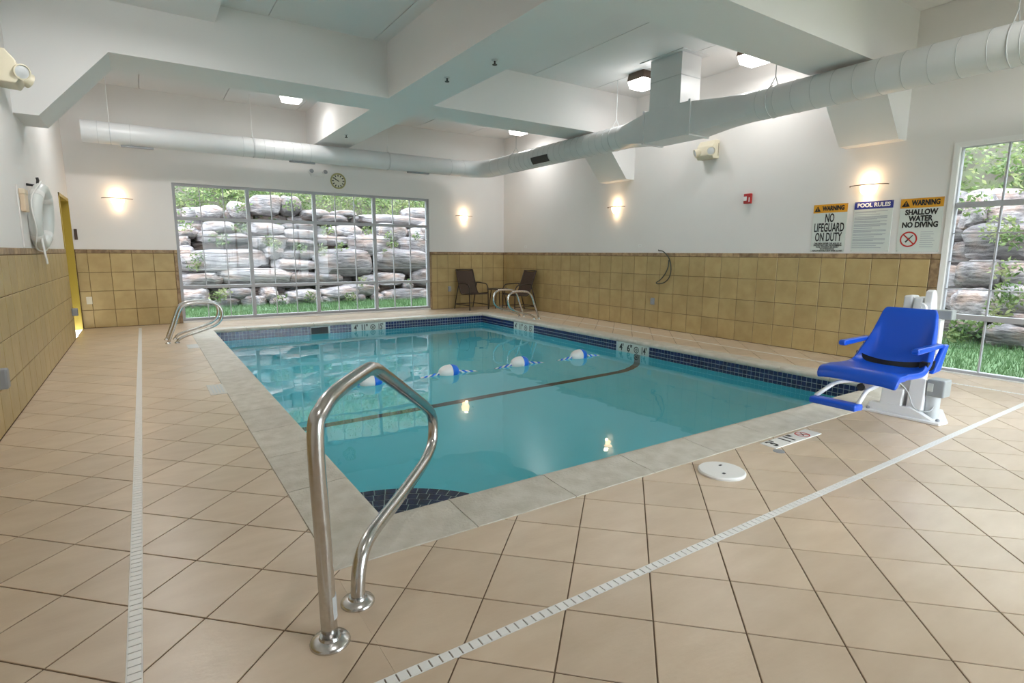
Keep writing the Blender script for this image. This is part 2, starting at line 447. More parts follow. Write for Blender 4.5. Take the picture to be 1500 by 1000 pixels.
# windows
def window(name, axis, pos, cuts, zc, label, thirds=3):
    # axis 'y': window in the back wall (runs along x); axis 'x': in the right wall (runs along y)
    lo, hi = min(cuts), max(cuts)
    def bx(m, a0, a1, d0, d1, z0, z1):
        if axis == 'y': m.box(a0, a1, pos+d0, pos+d1, z0, z1)
        else: m.box(pos+d0, pos+d1, a0, a1, z0, z1)
        return m
    e = 0.05
    fr = MB()
    bx(fr, lo-e, lo, 0.03, 0.14, zc[0]-e, zc[-1]+e); bx(fr, hi, hi+e, 0.03, 0.14, zc[0]-e, zc[-1]+e)
    bx(fr, lo, hi, 0.03, 0.14, zc[-1], zc[-1]+e); bx(fr, lo, hi, 0.03, 0.14, zc[0]-e, zc[0])
    w = tag(obj(name, fr, M_alu), label, 'window', kind='structure')
    cs = sorted(cuts)
    for c in cs[1:-1]: obj('mullion', bx(MB(), c-0.032, c+0.032, 0.035, 0.135, zc[0], zc[-1]), M_alu, w)
    for i, (a, b) in enumerate(zip(cs[:-1], cs[1:])):
        a_ = a+(0.032 if i > 0 else 0); b_ = b-(0.032 if i < len(cs)-2 else 0)
        for z in zc[1:-1]: obj('transom', bx(MB(), a_, b_, 0.037, 0.133, z-0.03, z+0.03), M_alu, w)
        for j in range(1, thirds):
            c = a_+(b_-a_)*j/thirds
            obj('muntin', bx(MB(), c-0.007, c+0.007, 0.062, 0.108, zc[0], zc[-1]), M_alu, w)
        for j in range(1, 4):
            z = zc[1]+(zc[2]-zc[1])*j/4
            obj('muntin', bx(MB(), a_, b_, 0.063, 0.107, z-0.006, z+0.006), M_alu, w)
        for z0, z1 in zip(zc[:-1], zc[1:]):
            obj('pane', bx(MB(), a_, b_, 0.083, 0.087, z0+0.002, z1-0.002), M_glass, w)
    return w
window('window_1', 'y', YB, WX, WZ, 'wide four-bay window looking onto the boulder wall')
window('window_added', 'y', YN-WT, W3X, WZ, 'added unseen front window behind the camera')  # no window known on this side; added to let in more daylight
window('window_2', 'x', XR, W2Y, W2Z, 'tall right-hand window beside the blue pool lift')
obj('trim_1', MB().box(WX[0]-0.05, WX[-1]+0.05, YB-0.012, YB+0.14, 0.0, WZ[0]-0.05), M_white, kind='structure')
obj('trim_2', MB().box(XR-0.012, XR+0.03, W2Y[-1]-0.05, W2Y[0]+0.05, 0.0, W2Z[0]-0.028), M_white, kind='structure')
tr3 = MB()
tr3.box(XR-0.02, XR+0.03, W2Y[0]+0.0, W2Y[0]+0.055, 0.0, W2Z[-1]+0.055); tr3.box(XR-0.02, XR+0.03, W2Y[-1]-0.05, W2Y[0], W2Z[-1], W2Z[-1]+0.055)
obj('trim_3', tr3, M_white, kind='structure')

# ------------------------------------------------------------------ ceiling, beams, haunches
ceiling = tag(obj('ceiling', MB().box(XL-WT, XR+WT, YN-WT, YB+WT, ZC+0.03, ZC+0.25), M_ceil), kind='structure')
seams = [XL, 0.2, 1.57, 2.94, 4.28, 5.65, 7.01, XR]
ycuts = [YN, -1.3, -0.6, 3.32, 4.03, 7.97, 8.73, YB]
for y0, y1 in ((-0.6, 3.32), (4.03, 7.97), (8.73, YB)):
    for x0, x1 in zip(seams[:-1], seams[1:]):
        obj('ceiling_panel', MB().box(x0+0.006, x1-0.006, y0, y1, ZC, ZC+0.03), M_ceil, ceiling)
beam_y = obj('beam', MB().box(3.13, 3.84, YN, YB, ZB, ZC+0.03), M_ceil, ceiling)
for y0, y1 in ((7.97, 8.73), (3.32, 4.03), (-1.3, -0.6)):
    bm = obj('beam', MB().box(XL, 3.13, y0, y1, ZB, ZC+0.03).box(3.84, XR, y0, y1, ZB, ZC+0.03), M_ceil, ceiling)
    obj('haunch', MB().prism([(XL, 2.83), (XL+0.21, 2.83), (XL+0.88, ZB), (XL, ZB)], y0, y1, 'y'), M_ceil, bm)
    obj('haunch', MB().prism([(XR, 2.83), (XR, ZB), (XR-0.88, ZB), (XR-0.21, 2.83)], y0, y1, 'y'), M_ceil, bm)
obj('bulkhead', MB().box(XL, 0.963, 4.03, 7.97, 4.13, ZC), M_ceil, ceiling)

# ------------------------------------------------------------------ floor: slab, then each tile
DRX = (-0.162, -0.113)          # left drain
DRY = (1.561, 1.606)            # near drain
DR3 = (7.43, 7.475)             # right drain
floor = MB()
ox0, ox1, oy0, oy1 = CX0-CW+0.01, CX1+CW-0.01, CY0-CW+0.01, CY1+CW-0.01
for b in ((XL, ox0, YN, YB), (ox1, XR, YN, YB), (ox0, ox1, YN, oy0), (ox0, ox1, oy1, YB)):
    floor.box(b[0], b[1], b[2], b[3], -0.12, -0.004)
floor = tag(obj('floor', floor, M_fgrout), kind='structure')
HOLES = [(CX0-CW, CX1+CW, CY0-CW, CY1+CW), (DRX[0], DRX[1], DRY[0], 12.3), (DRX[0], DR3[1], DRY[0], DRY[1]), (DR3[0], DR3[1], DRY[0], 11.9)]
def clip_half(poly, ax, val, keep_less):
    out = []
    n = len(poly)
    for i in range(n):
        a, b = poly[i], poly[(i+1) % n]
        ia = (a[ax] <= val) if keep_less else (a[ax] >= val); ib = (b[ax] <= val) if keep_less else (b[ax] >= val)
        if ia: out.append(a)
        if ia != ib:
            t = (val-a[ax])/(b[ax]-a[ax]); out.append((a[0]+(b[0]-a[0])*t, a[1]+(b[1]-a[1])*t))
    return out if len(out) >= 3 else []
def area(p): return 0.5*abs(sum(p[i][0]*p[(i+1) % len(p)][1]-p[(i+1) % len(p)][0]*p[i][1] for i in range(len(p))))
def subtract(poly, r):
    x0, x1, y0, y1 = r; out = []
    a = clip_half(poly, 0, x0, True)
    if a: out.append(a)
    a = clip_half(poly, 0, x1, False)
    if a: out.append(a)
    mid = clip_half(poly, 0, x0, False); mid = clip_half(mid, 0, x1, True) if mid else []
    if mid:
        for a in (clip_half(mid, 1, y0, True), clip_half(mid, 1, y1, False)):
            if a: out.append(a)
    return [p for p in out if area(p) > 2e-5]
PU, PV = 0.3450, 0.3410
S2 = sqrt(0.5)
def to_px(x, y, z=0.0):
    d = Vector((x, y, z))-Vector((0, 0, CAM_H)); q = d.dot(fw)
    if q < 0.2: return None
    return 750+F_PX*d.dot(r2)/q, 500-F_PX*d.dot(u2)/q
tiles = []
for i in range(-14, 60):
    for j in range(-45, 60):
        FG = 0.003; u0 = 1.332+PU*i+FG; u1 = 1.332+PU*(i+1)-FG; v0 = 2.572+PV*(j-1)+FG; v1 = 2.572+PV*j-FG
        poly = [((u-v)*S2, (u+v)*S2) for u, v in ((u0, v0), (u1, v0), (u1, v1), (u0, v1))]
        full = poly
        for ax, val, less in ((0, XL+0.013, False), (0, XR-0.013, True), (1, YN, False), (1, YB-0.013, True)):
            poly = clip_half(poly, ax, val, less) if poly else []
        if not poly or area(poly) < 1e-4: continue
        pieces = [poly]
        for h in HOLES:
            nxt = []
            for p in pieces: nxt += subtract(p, h)
            pieces = nxt
        whole = len(pieces) == 1 and abs(area(pieces[0])-area(full)) < 1e-9
        groups = []
        for p in pieces:            # separate pieces on the two sides of a drain
            placed = False
            for g in groups:
                if any(min(hypot(a[0]-b[0], a[1]-b[1]) for a in p for b in q) < 1e-6 for q in g): g.append(p); placed = True; break
            if not placed: groups.append([p])
        for g in groups:
            cx = sum(a[0] for p in g for a in p)/sum(len(p) for p in g); cy = sum(a[1] for p in g for a in p)/sum(len(p) for p in g)
            sz = 0
            pp = [to_px(*a) for p in g for a in p]
            if all(pp):
                inside = any(-20 < a[0] < 1520 and -20 < a[1] < 1020 for a in pp)
                if inside:
                    for p in g:
                        q = [to_px(*a) for a in p]; sz += area(q)
            tiles.append((sz, g, whole, (cx, cy)))
tiles.sort(key=lambda t: -t[0])
rest = MB(); full_me = None
def tile_prism(m, polys, c=(0, 0)):
    b = 0.003
    for p in polys:
        q = [(a[0]-c[0], a[1]-c[1]) for a in p]
        gx = sum(a[0] for a in q)/len(q); gy = sum(a[1] for a in q)/len(q)
        n = len(q)
        ins = []
        for a in q:
            d = hypot(a[0]-gx, a[1]-gy) or 1.0
            k = max(0.0, 1-b/d); ins.append((gx+(a[0]-gx)*k, gy+(a[1]-gy)*k))
        m.add([(x, y, -0.006) for x, y in q]+[(x, y, -0.0012) for x, y in q]+[(x, y, 0.0) for x, y in ins],
              [(i, (i+1) % n, n+(i+1) % n, n+i) for i in range(n)]+[(n+i, n+(i+1) % n, 2*n+(i+1) % n, 2*n+i) for i in range(n)]+[tuple(range(2*n, 3*n))])
for k, (sz, g, whole, c) in enumerate(tiles):
    if k < 300 and sz > 0:
        if whole:
            if full_me is None:
                m = MB(); tile_prism(m, g, c); full_me = m.mesh('floor_tile')
            o = obj('floor_tile', full_me, M_ftile); o.location = (c[0], c[1], 0)
            poly = g[0]; o.location = (sum(a[0] for a in poly)/4, sum(a[1] for a in poly)/4, 0)
        else:
            m = MB(); tile_prism(m, g, c); o = obj('floor_tile', m, M_ftile); o.location = (c[0], c[1], 0)
        o.parent = floor
    else: tile_prism(rest, g)
obj('floor_tiles_beyond', rest, M_ftile, floor, kind='stuff')

# trench drains: dark channel, white slats
def drain(label, along, lo, hi, c0, c1, pitch, n_single, near_first):
    mid = (c0+c1)/2
    t = thing('trench_drain', label, 'drain', ((mid, lo, 0) if along == 'y' else (lo, mid, 0)), 'white slotted deck drains')
    def bx(m, a0, a1, b0, b1, z0, z1):
        if along == 'y': m.box(b0, b1, a0, a1, z0, z1)
        else: m.box(a0, a1, b0, b1, z0, z1)
        return m
    obj('channel', bx(MB(), lo, hi, c0, c1, -0.02, -0.006), M_channel, t)
    fr = MB(); bx(fr, lo, hi, c0, c0+0.004, -0.006, 0.001); bx(fr, lo, hi, c1-0.004, c1, -0.006, 0.001)
    obj('frame', fr, M_white, t)
    n = int((hi-lo)/pitch); me = None; rest = MB()
    order = list(range(n)) if near_first is None else sorted(range(n), key=lambda i: abs(lo+pitch*i-near_first))
    single = set(order[:n_single])
    g = 0.0028
    for i in range(n):
        a0, a1 = lo+pitch*i+g, lo+pitch*(i+1)-g
        if i in single:
            if me is None:
                m = MB(); w = (c1-c0)/2-0.0045; l = (pitch-2*g)/2
                (m.box(-w, w, -l, l, -0.006, 0.0015) if along == 'y' else m.box(-l, l, -w, w, -0.006, 0.0015)); me = m.mesh('slat')
            o = obj('slat', me, M_white); p = ((mid, (a0+a1)/2, 0) if along == 'y' else ((a0+a1)/2, mid, 0))
            o.location = p; attach(o, t)
        else: bx(rest, a0, a1, c0+0.0045, c1-0.0045, -0.006, 0.0015)
    obj('slats_beyond', rest, M_white, t, kind='stuff')
drain('white slotted drain strip running along the left deck to the back wall', 'y', DRY[1], 12.3, DRX[0], DRX[1], 0.040, 110, 2.4)
drain('white slotted drain strip crossing the near deck below the pool lift', 'x', DRX[0], DR3[1], DRY[0], DRY[1], 0.040, 150, 1.6)
drain('white drain strip on the far right deck along the tiled wall', 'y', DRY[1], 11.9, DR3[0], DR3[1], 0.040, 0, None)

# ------------------------------------------------------------------ pool
pool = thing('swimming_pool', 'rectangular indoor pool with pale stone coping and teal water', 'pool', (CX0, CY0, 0))
def depth_at(y): return 1.19+0.33*(y-PY0)/(PY1-PY0)
def section(y, x0=PX0, x1=PX1, R=0.42, top=-0.02, n=8):
    D = depth_at(y); pts = [(x0, top)]
    for k in range(n+1):
        a = pi*0.5*k/n; pts.append((x0+R-R*cos(a), -(D-R)-R*sin(a)))
    for k in range(n+1):
        a = pi*0.5*k/n; pts.append((x1-R+R*sin(a), -(D-R)-R*cos(a)))
    pts.append((x1, top)); return pts
bs = MB(); ys = [PY0+(PY1-PY0)*i/12 for i in range(13)]
secs = [[(x, y, z) for x, z in section(y)] for y in ys]; ns = len(secs[0])
vs = [p for s_ in secs for p in s_]
fs = [(i*ns+k, i*ns+k+1, (i+1)*ns+k+1, (i+1)*ns+k) for i in range(12) for k in range(ns-1)]
fs += [tuple(range(ns)), tuple(reversed(range(12*ns, 13*ns)))]
bs.add(vs, fs); obj('basin', bs, M_plaster, pool, smooth=True)
# dark line across the floor and up the right-hand side
ln = MB(); ya, yb = 6.17, 6.30
sa = [(x, z) for x, z in section(ya)]; sb = [(x, z) for x, z in section(yb)]
def inset(p, q, d=0.006):
    return [(a[0] + (d if a[0] < 3.7 else -d), a[1]+d) for a in p]
sa_, sb_ = inset(sa, 0), inset(sb, 0)
sa_[0] = (sa_[0][0], -0.27); sb_[0] = (sb_[0][0], -0.27); sa_[-1] = (sa_[-1][0], -0.27); sb_[-1] = (sb_[-1][0], -0.27)
n_ = len(sa_)
ln.add([(x, ya, z) for x, z in sa_]+[(x, yb, z) for x, z in sb_], [(i, i+1, n_+i+1, n_+i) for i in range(n_-1)])
obj('depth_line', ln, M_line, pool, smooth=True)
# waterline mosaic: three and a half rows of small navy tiles, round all four sides
MARK_R = [(6.01, 6.67), (9.13, 9.84)]; MARK_B = [(3.47, 4.17)]; SKIM = (2.66, 2.99)
wt = MB(); gp = 0.0610; gg = 0.003; th = 0.008
def small_tile(m, side, a0, a1, z0, z1):
    if side == 'r': m.box(PX1-th, PX1, a0, a1, z0, z1)
    elif side == 'l': m.box(PX0, PX0+th, a0, a1, z0, z1)
    elif side == 'b': m.box(a0, a1, PY1-th, PY1, z0, z1)
    else: m.box(a0, a1, PY0, PY0+th, z0, z1)
for side, lo, hi, gaps in (('r', PY0, PY1, MARK_R), ('l', PY0, PY1, []), ('b', PX0, PX1, MARK_B+[SKIM]), ('n', PX0, PX1, [])):
    n = int((hi-lo)/gp)
    for i in range(n):
        a0 = lo+(hi-lo)*i/n+gg; a1 = lo+(hi-lo)*(i+1)/n-gg
        if any(a1 > g0 and a0 < g1 for g0, g1 in gaps): continue
        for r in range(4): small_tile(wt, side, a0, a1, -0.046-gp*(r+1)+gg, -0.046-gp*r-gg)
obj('waterline_mosaic', wt, M_navy, pool, kind='stuff')
bk = MB(); z0, z1 = -0.29, -0.04
bk.box(PX1-0.004, PX1, PY0, PY1, z0, z1).box(PX0, PX0+0.004, PY0, PY1, z0, z1).box(PX0, PX1, PY1-0.004, PY1, z0, z1).box(PX0, PX1, PY0, PY0+0.004, z0, z1)
obj('mosaic_grout', bk, M_tgrout, pool)
# coping stones with a rounded nose, mitred at the corners
SEC = [(0.010, -0.05), (-0.004, -0.045), (-0.012, -0.030), (-0.010, -0.008), (0.0, 0.008), (0.018, 0.017), (0.05, 0.019), (0.12, 0.013), (0.22, 0.008), (0.30, 0.006), (CW-0.004, 0.003), (CW-0.001, -0.001), (CW-0.001, -0.05)]
def coping(side, a0, a1, m0, m1):
    m = MB(); vs = []
    for a, mt, sg in ((a0, m0, -1), (a1, m1, 1)):
        for t, z in SEC:
            al = a+(sg*t if mt else -sg*0.003)
            vs.append({'n': (al, CY0-t, z), 'f': (al, CY1+t, z), 'l': (CX0-t, al, z), 'r': (CX1+t, al, z)}[side])
    n = len(SEC)
    fs = [(i, (i+1) % n, n+(i+1) % n, n+i) for i in range(n)]+[tuple(range(n)), tuple(reversed(range(n, 2*n)))]
    m.add(vs, fs); obj('coping_stone', m, M_coping, pool, smooth=True)
def coping_side(side, lo, hi, first, step):
    cuts = [lo]; c = first
    while c < hi-0.2: cuts.append(c); c += step
    cuts.append(hi)
    for i in range(len(cuts)-1): coping(side, cuts[i], cuts[i+1], i == 0, i == len(cuts)-2)
coping_side('n', CX0, CX1, 1.343, 0.665)
coping_side('l', CY0, CY1, 3.30, 0.655)
coping_side('f', CX0, CX1, 1.5, 0.61)
coping_side('r', CY0, CY1, 3.2, 0.61)
# corner steps: tiled quarter-round tread, plain step below
st = MB()
arc = [(PX0+1.05*cos(pi/2*k/20), PY0+1.05*sin(pi/2*k/20)) for k in range(21)]
st.prism([(PX0, PY0)]+arc, -1.2, -0.42)
arc2 = [(PX0+1.50*cos(pi/2*k/24), PY0+1.50*sin(pi/2*k/24)) for k in range(25)]
obj('step', st, M_tgrout, pool)
obj('step', MB().prism([(PX0, PY0)]+arc2, -1.2, -0.80), M_plaster, pool)
for row in range(6):
    r1 = 1.045-0.085*row; r0 = r1-0.076; nb = max(4, int(r1*pi/2/0.078))
    off = 0.5 if row % 2 else 0.0
    for k in range(-1, nb):
        a0 = (k+off)/nb*pi/2; a1 = (k+1+off)/nb*pi/2
        da = 0.0035/r1
        a0, a1 = max(a0+da, 0.003), min(a1-da, pi/2-0.003)
        if a1-a0 < 0.02: continue
        q = [(PX0+r*cos(a), PY0+r*sin(a)) for r, a in ((r0, a0), (r1, a0), (r1, (a0+a1)/2), (r1, a1), (r0, a1), (r0, (a0+a1)/2))]
        obj('step_tile', MB().prism(q, -0.42, -0.414), M_navy, pool)
# depth markers set in the mosaic
def no_dive(parent, rot, loc, R, red=M_redprint, dark=M_black):
    T = Matrix.Translation(loc) @ rot
    m = MB(); m.torus(R, R*0.10, T @ Matrix.Diagonal((1, 1, 0.25, 1)), 24, 6)
    a = Matrix.Rotation(math.radians(-45), 4, 'Z')
    vs = [(-R, -R*0.08, 0), (R, -R*0.08, 0), (R, R*0.08, 0), (-R, R*0.08, 0), (-R, -R*0.08, 0.002), (R, -R*0.08, 0.002), (R, R*0.08, 0.002), (-R, R*0.08, 0.002)]
    m.add([T @ (a @ Vector(v)) for v in vs], [(0, 3, 2, 1), (4, 5, 6, 7), (0, 1, 5, 4), (1, 2, 6, 5), (2, 3, 7, 6), (3, 0, 4, 7)])
    o = obj('no_diving_symbol', m, red, parent)
    b = Matrix.Rotation(math.radians(48), 4, 'Z'); d = MB()
    for x0, x1, w in ((-0.55*R, 0.2*R, 0.10*R), (0.2*R, 0.75*R, 0.06*R)):
        d.add([T @ (b @ Vector(v)) for v in [(x0, -w, 0), (x1, -w, 0), (x1, w, 0), (x0, w, 0), (x0, -w, 0.0015), (x1, -w, 0.0015), (x1, w, 0.0015), (x0, w, 0.0015)]],
              [(0, 3, 2, 1), (4, 5, 6, 7), (0, 1, 5, 4), (1, 2, 6, 5), (2, 3, 7, 6), (3, 0, 4, 7)])
    obj('diver_figure', d, dark, parent)
def marker(side, a0, a1, k1, k2):
    z0, z1 = -0.215, -0.048; zm = (z0+z1)/2-0.002; t = 0.014
    if side == 'r':
        pl = obj('depth_marker', MB().box(PX1-t, PX1, a0, a1, z0, z1), M_signface, pool)
        P = lambda f: (PX1-t-0.001, a1-(a1-a0)*f, zm); R = M_RIGHT
    else:
        pl = obj('depth_marker', MB().box(a0, a1, PY1-t, PY1, z0, z1), M_signface, pool)
        P = lambda f: (a0+(a1-a0)*f, PY1-t-0.001, zm); R = M_BACK
    pl['label'] = 'white depth marker tile with black numerals'
    letters('lettering', k1, R, P(0.27), M_black, pl); letters('lettering', k2, R, P(0.87), M_black, pl)
    T = R; m = MB(); m.torus(0.048, 0.007, Matrix.Translation(P(0.63)) @ R @ Matrix.Diagonal((1, 1, 0.3, 1)), 20, 6)
    m.torus(0.018, 0.006, Matrix.Translation(P(0.63)) @ R @ Matrix.Diagonal((1, 1, 0.3, 1)), 12, 6)
    obj('no_diving_symbol', m, M_black, pl)
marker('r', *MARK_R[0], 'd46', 'd14'); marker('r', *MARK_R[1], 'd411', 'd15'); marker('b', *MARK_B[0], 'd411', 'd15')
sk = obj('skimmer_mouth', MB().box(SKIM[0], SKIM[1], PY1-0.012, PY1, -0.22, -0.07), M_dark, pool)
obj('skimmer_frame', MB().box(SKIM[0]-0.015, SKIM[0], PY1-0.018, PY1, -0.23, -0.05).box(SKIM[1], SKIM[1]+0.015, PY1-0.018, PY1, -0.23, -0.05).box(SKIM[0], SKIM[1], PY1-0.018, PY1, -0.068, -0.052), M_lgrey, pool)

wm = MB(); wm.add([(PX0, PY0, WATER_Z), (PX1, PY0, WATER_Z), (PX1, PY1, WATER_Z), (PX0, PY1, WATER_Z)], [(0, 1, 2, 3)])
tag(obj('pool_water', wm, M_water), 'still clear teal water filling the swimming pool', 'water', kind='stuff')

# ------------------------------------------------------------------ rope floats
FY = 6.47
float_lab = ['white and blue rope float nearest the left coping, behind the steel handrail', 'white and blue rope float second from the left coping',
             'white and blue rope float third from the left coping', 'white and blue rope float nearest the right depth marker']
prof_w = [(0.0, -0.15), (0.028, -0.148), (0.052, -0.13), (0.078, -0.09), (0.091, -0.045), (0.096, 0.0), (0.096, 0.018)]
prof_b = [(0.096, 0.018), (0.095, 0.04), (0.090, 0.075), (0.072, 0.11), (0.045, 0.128), (0.026, 0.132), (0.0, 0.132)]
RX = Matrix(((0, 0, 1, 0), (0, 1, 0, 0), (-1, 0, 0, 0), (0, 0, 0, 1)))
for fx, lab in zip((2.217, 3.285, 4.425, 5.535), float_lab):
    t = thing('rope_float', lab, 'float', (fx, FY, WATER_Z-0.06), 'pool rope floats')
    T = Matrix.Translation((fx, FY, WATER_Z+0.035)) @ RX
    obj('shell', MB().lathe(prof_w, 24, T), M_white, t, smooth='all')
    obj('cap', MB().lathe(prof_b, 24, T), M_floatblue, t, smooth='all')
    for s_, L_ in ((-1, 0.30), (1, 0.30)):
        for strand, mm in ((0, M_white), (1, M_floatblue)):
            path = []
            for k in range(25):
                q = k/24; a = q*16+pi*strand
                path.append((fx+s_*(0.125+L_*q), FY+0.010*cos(a), WATER_Z+0.028-0.045*q+0.010*sin(a)))
            obj('rope_strand', MB().tube(path, 0.011, 6), mm, t, smooth='all')

# ------------------------------------------------------------------ handrails
def flange(parent, x, y, R):
    obj('flange', MB().lathe([(R, 0.0), (R, 0.006), (R*0.93, 0.013), (R*0.55, 0.022), (R*0.5, 0.03), (0.0, 0.03)], 24, Matrix.Translation((x, y, 0.0))), M_steel, parent, smooth=True)
hb = Vector((0.458, 1.882, 0)); hd = Vector((0.6722, 0.7403, 0))
pts = [(0.0, 0.0), (-0.014, 0.40), (-0.030, 0.79), (0.030, 0.872), (0.15, 0.908), (0.40, 0.928), (0.47, 0.921), (0.56, 0.885), (0.92, 0.697), (1.20, 0.545), (1.29, 0.47), (1.312, 0.39),
       (1.285, 0.31), (1.18, 0.262), (1.05, 0.243), (0.72, 0.225), (0.42, 0.218), (0.31, 0.190), (0.256, 0.12), (0.236, 0.0)]
hr = thing('handrail', 'large brushed steel handrail loop at the near corner of the pool', 'handrail', tuple(hb), 'pool handrails')
path = smooth_path([hb+hd*s_+Vector((0, 0, z)) for s_, z in pts], 5)
obj('rail_tube', MB().tube(path, 0.029, 16), M_steel, hr, smooth='all')
flange(hr, hb.x, hb.y, 0.072); q = hb+hd*0.236; flange(hr, q.x, q.y, 0.068)
sl = obj('tape_sleeve', MB().tube([hb+Vector((0, 0, 0.10)), hb+hd*(-0.004)+Vector((0, 0, 0.19))], 0.0305, 16), M_lgrey, hr, smooth=True)
def grab_rail(label, y, x_base, sgn, sc=1.0):
    P = [(0.0, 0.0), (0.10, 0.26), (0.19, 0.50), (0.26, 0.575), (0.36, 0.605), (0.58, 0.612), (0.69, 0.585), (0.755, 0.51), (0.77, 0.42), (0.735, 0.31), (0.64, 0.235), (0.45, 0.165), (0.25, 0.105), (0.15, 0.055), (0.12, 0.0)]
    t = thing('grab_rail', label, 'handrail', (x_base, y, 0), 'pool handrails')
    path = smooth_path([(x_base+sgn*a*sc, y, b) for a, b in P], 4)
    obj('rail_tube', MB().tube(path, 0.022, 12), M_steel, t, smooth='all')
    flange(t, x_base, y, 0.038); flange(t, x_base+sgn*0.12*sc, y, 0.038)
grab_rail('steel grab rail loop on the left coping, nearer one of the pair', 9.93, 0.225, 1)
grab_rail('steel grab rail loop on the left coping, one closer to the window', 10.38, 0.215, 1)
grab_rail('steel grab rail loop on the right coping, nearer one of the pair', 9.65, 7.10, -1, 1.06)
grab_rail('steel grab rail loop on the right coping, one closer to the chairs', 10.22, 7.10, -1, 1.06)

# ------------------------------------------------------------------ deck fittings
lid = thing('skimmer_lid', 'round white skimmer lid lying on the near deck', 'lid', (3.045, 2.105, 0))
obj('disc', MB().lathe([(0.148, 0.0), (0.150, 0.012), (0.142, 0.020), (0.0, 0.022)], 36, Matrix.Translation((3.045, 2.105, 0))), M_white, lid, smooth=True)
obj('finger_slot', MB().box(2.985, 3.005, 2.045, 2.062, 0.0215, 0.0235), M_dark, lid); obj('finger_slot', MB().box(3.085, 3.108, 2.147, 2.16, 0.0215, 0.0235), M_dark, lid)
dm = thing('deck_depth_tile', 'white deck tile reading 3 feet 11 with red no-diving symbol', 'sign', (4.07, 2.225, 0))
obj('plate', MB().box(3.765, 4.395, 2.165, 2.295, 0.0, 0.006), M_white, dm)
letters('lettering', 'd311', M_FLOOR, (3.965, 2.23, 0.0072), M_black, dm)
no_dive(dm, M_FLOOR, (4.235, 2.232, 0.007), 0.052)
tag(obj('deck_drain', MB().lathe([(0.040, 0.0), (0.040, 0.003), (0.0, 0.004)], 20, Matrix.Translation((3.735, 2.125, 0))), M_grey), 'small round grey drain cover beside the deck depth tile', 'drain')
for (x, y, w, l, lab) in ((0.53, 6.32, 0.15, 0.48, 'white marker tile with faded lettering halfway down the left deck'), (0.525, 9.45, 0.15, 0.42, 'white marker tile with faded lettering beside the left grab rails')):
    t = thing('marker_tile', lab, 'sign', (x, y, 0), 'left deck marker tiles')
    obj('plate', MB().box(x-w/2, x+w/2, y-l/2, y+l/2, 0.0, 0.004), mat('faded_tile', (0.60, 0.58, 0.53), 0.5), t)
    pr_ = MB()
    for k in range(4): pr_.box(x-0.05+0.03*k, x-0.035+0.03*k, y-l*0.36, y+l*0.36, 0.004, 0.005)
    obj('faded_print', pr_, M_lgrey, t)

# ------------------------------------------------------------------ patio chairs and table
def patio_chair(label):
    t = local_thing('patio_chair', label, 'chair', 'brown patio chairs in the corner')
    for s_ in (-1, 1):
        x = 0.29*s_
        p = round_path([(x, -0.30, 0.0), (x, -0.285, 0.56), (x, -0.22, 0.645), (x, 0.10, 0.665), (x*0.95, 0.20, 0.655)], 0.08)
        obj('arm', MB().tube(p, 0.014, 8), M_brown, t, smooth='all')
        obj('leg', MB().tube([(x, 0.36, 0.0), (x, 0.25, 0.40), (x*0.95, 0.17, 0.66)], 0.014, 8), M_brown, t, smooth='all')
        obj('stretcher', MB().tube([(x, -0.297, 0.12), (x, 0.33, 0.12)], 0.011, 8), M_brown, t, smooth='all')
        obj('side_rail', MB().tube(round_path([(x*0.9, -0.30, 0.425), (x*0.9, 0.10, 0.375), (x*0.9, 0.17, 0.52), (x*0.9, 0.33, 0.985)], 0.09), 0.014, 8), M_brown, t, smooth='all')
    obj('cross_bar', MB().tube([(-0.29, -0.29, 0.40), (0.29, -0.29, 0.40)], 0.012, 8), M_brown, t, smooth='all')
    obj('cross_bar', MB().tube([(-0.26, 0.335, 0.985), (0.26, 0.335, 0.985)], 0.014, 8), M_brown, t, smooth='all')
    obj('cross_bar', MB().tube([(-0.29, 0.33, 0.12), (0.29, 0.33, 0.12)], 0.011, 8), M_brown, t, smooth='all')
    prof = round_path([(0, -0.29, 0.43), (0, 0.10, 0.372), (0, 0.175, 0.53), (0, 0.33, 0.975)], 0.09, 6)
    def sling(pr):
        m = MB(); n = len(pr); vs = []
        for i, p in enumerate(pr):
            for off in (0.0, -0.006):
                for k in range(5):
                    x = -0.255+0.51*k/4; sag = 0.018*(1-(x/0.255)**2)
                    vs.append((x, p.y+0.4*sag, p.z-sag+off))
        f = []
        for i in range(n-1):
            for k in range(4):
                a = i*10+k; b = (i+1)*10+k
                f.append((a, a+1, b+1, b)); f.append((a+5, b+5, b+6, a+6))
            f.append((i*10, (i+1)*10, (i+1)*10+5, i*10+5)); f.append((i*10+4, i*10+9, (i+1)*10+9, (i+1)*10+4))
        return m.add(vs, f)
    kk = 7
    obj('seat', sling(prof[:kk]), M_sling, t, smooth=True); obj('backrest', sling(prof[kk-1:]), M_sling, t, smooth=True)
    return t
c1 = patio_chair('brown sling patio chair with its back to the window wall')
c1.location = (6.90, 12.26, 0); c1.rotation_euler = (0, 0, math.radians(7))
c2 = patio_chair('brown sling patio chair with its back to the long right wall')
c2.location = (7.68, 11.30, 0); c2.rotation_euler = (0, 0, math.radians(-92))
tb = thing('side_table', 'small dark round side table between the two patio chairs', 'table', (7.63, 12.2, 0))
obj('tabletop', MB().lathe([(0.0, 0.475), (0.27, 0.475), (0.285, 0.485), (0.285, 0.495), (0.27, 0.502), (0.0, 0.502)], 28, Matrix.Translation((7.63, 12.2, 0))), M_brown, tb, smooth=True)
for k in range(4):
    a = pi/4+pi/2*k
    obj('leg', MB().tube([(7.63+0.24*cos(a), 12.2+0.24*sin(a), 0.0), (7.63+0.17*cos(a), 12.2+0.17*sin(a), 0.476)], 0.012, 8), M_brown, tb, smooth='all')

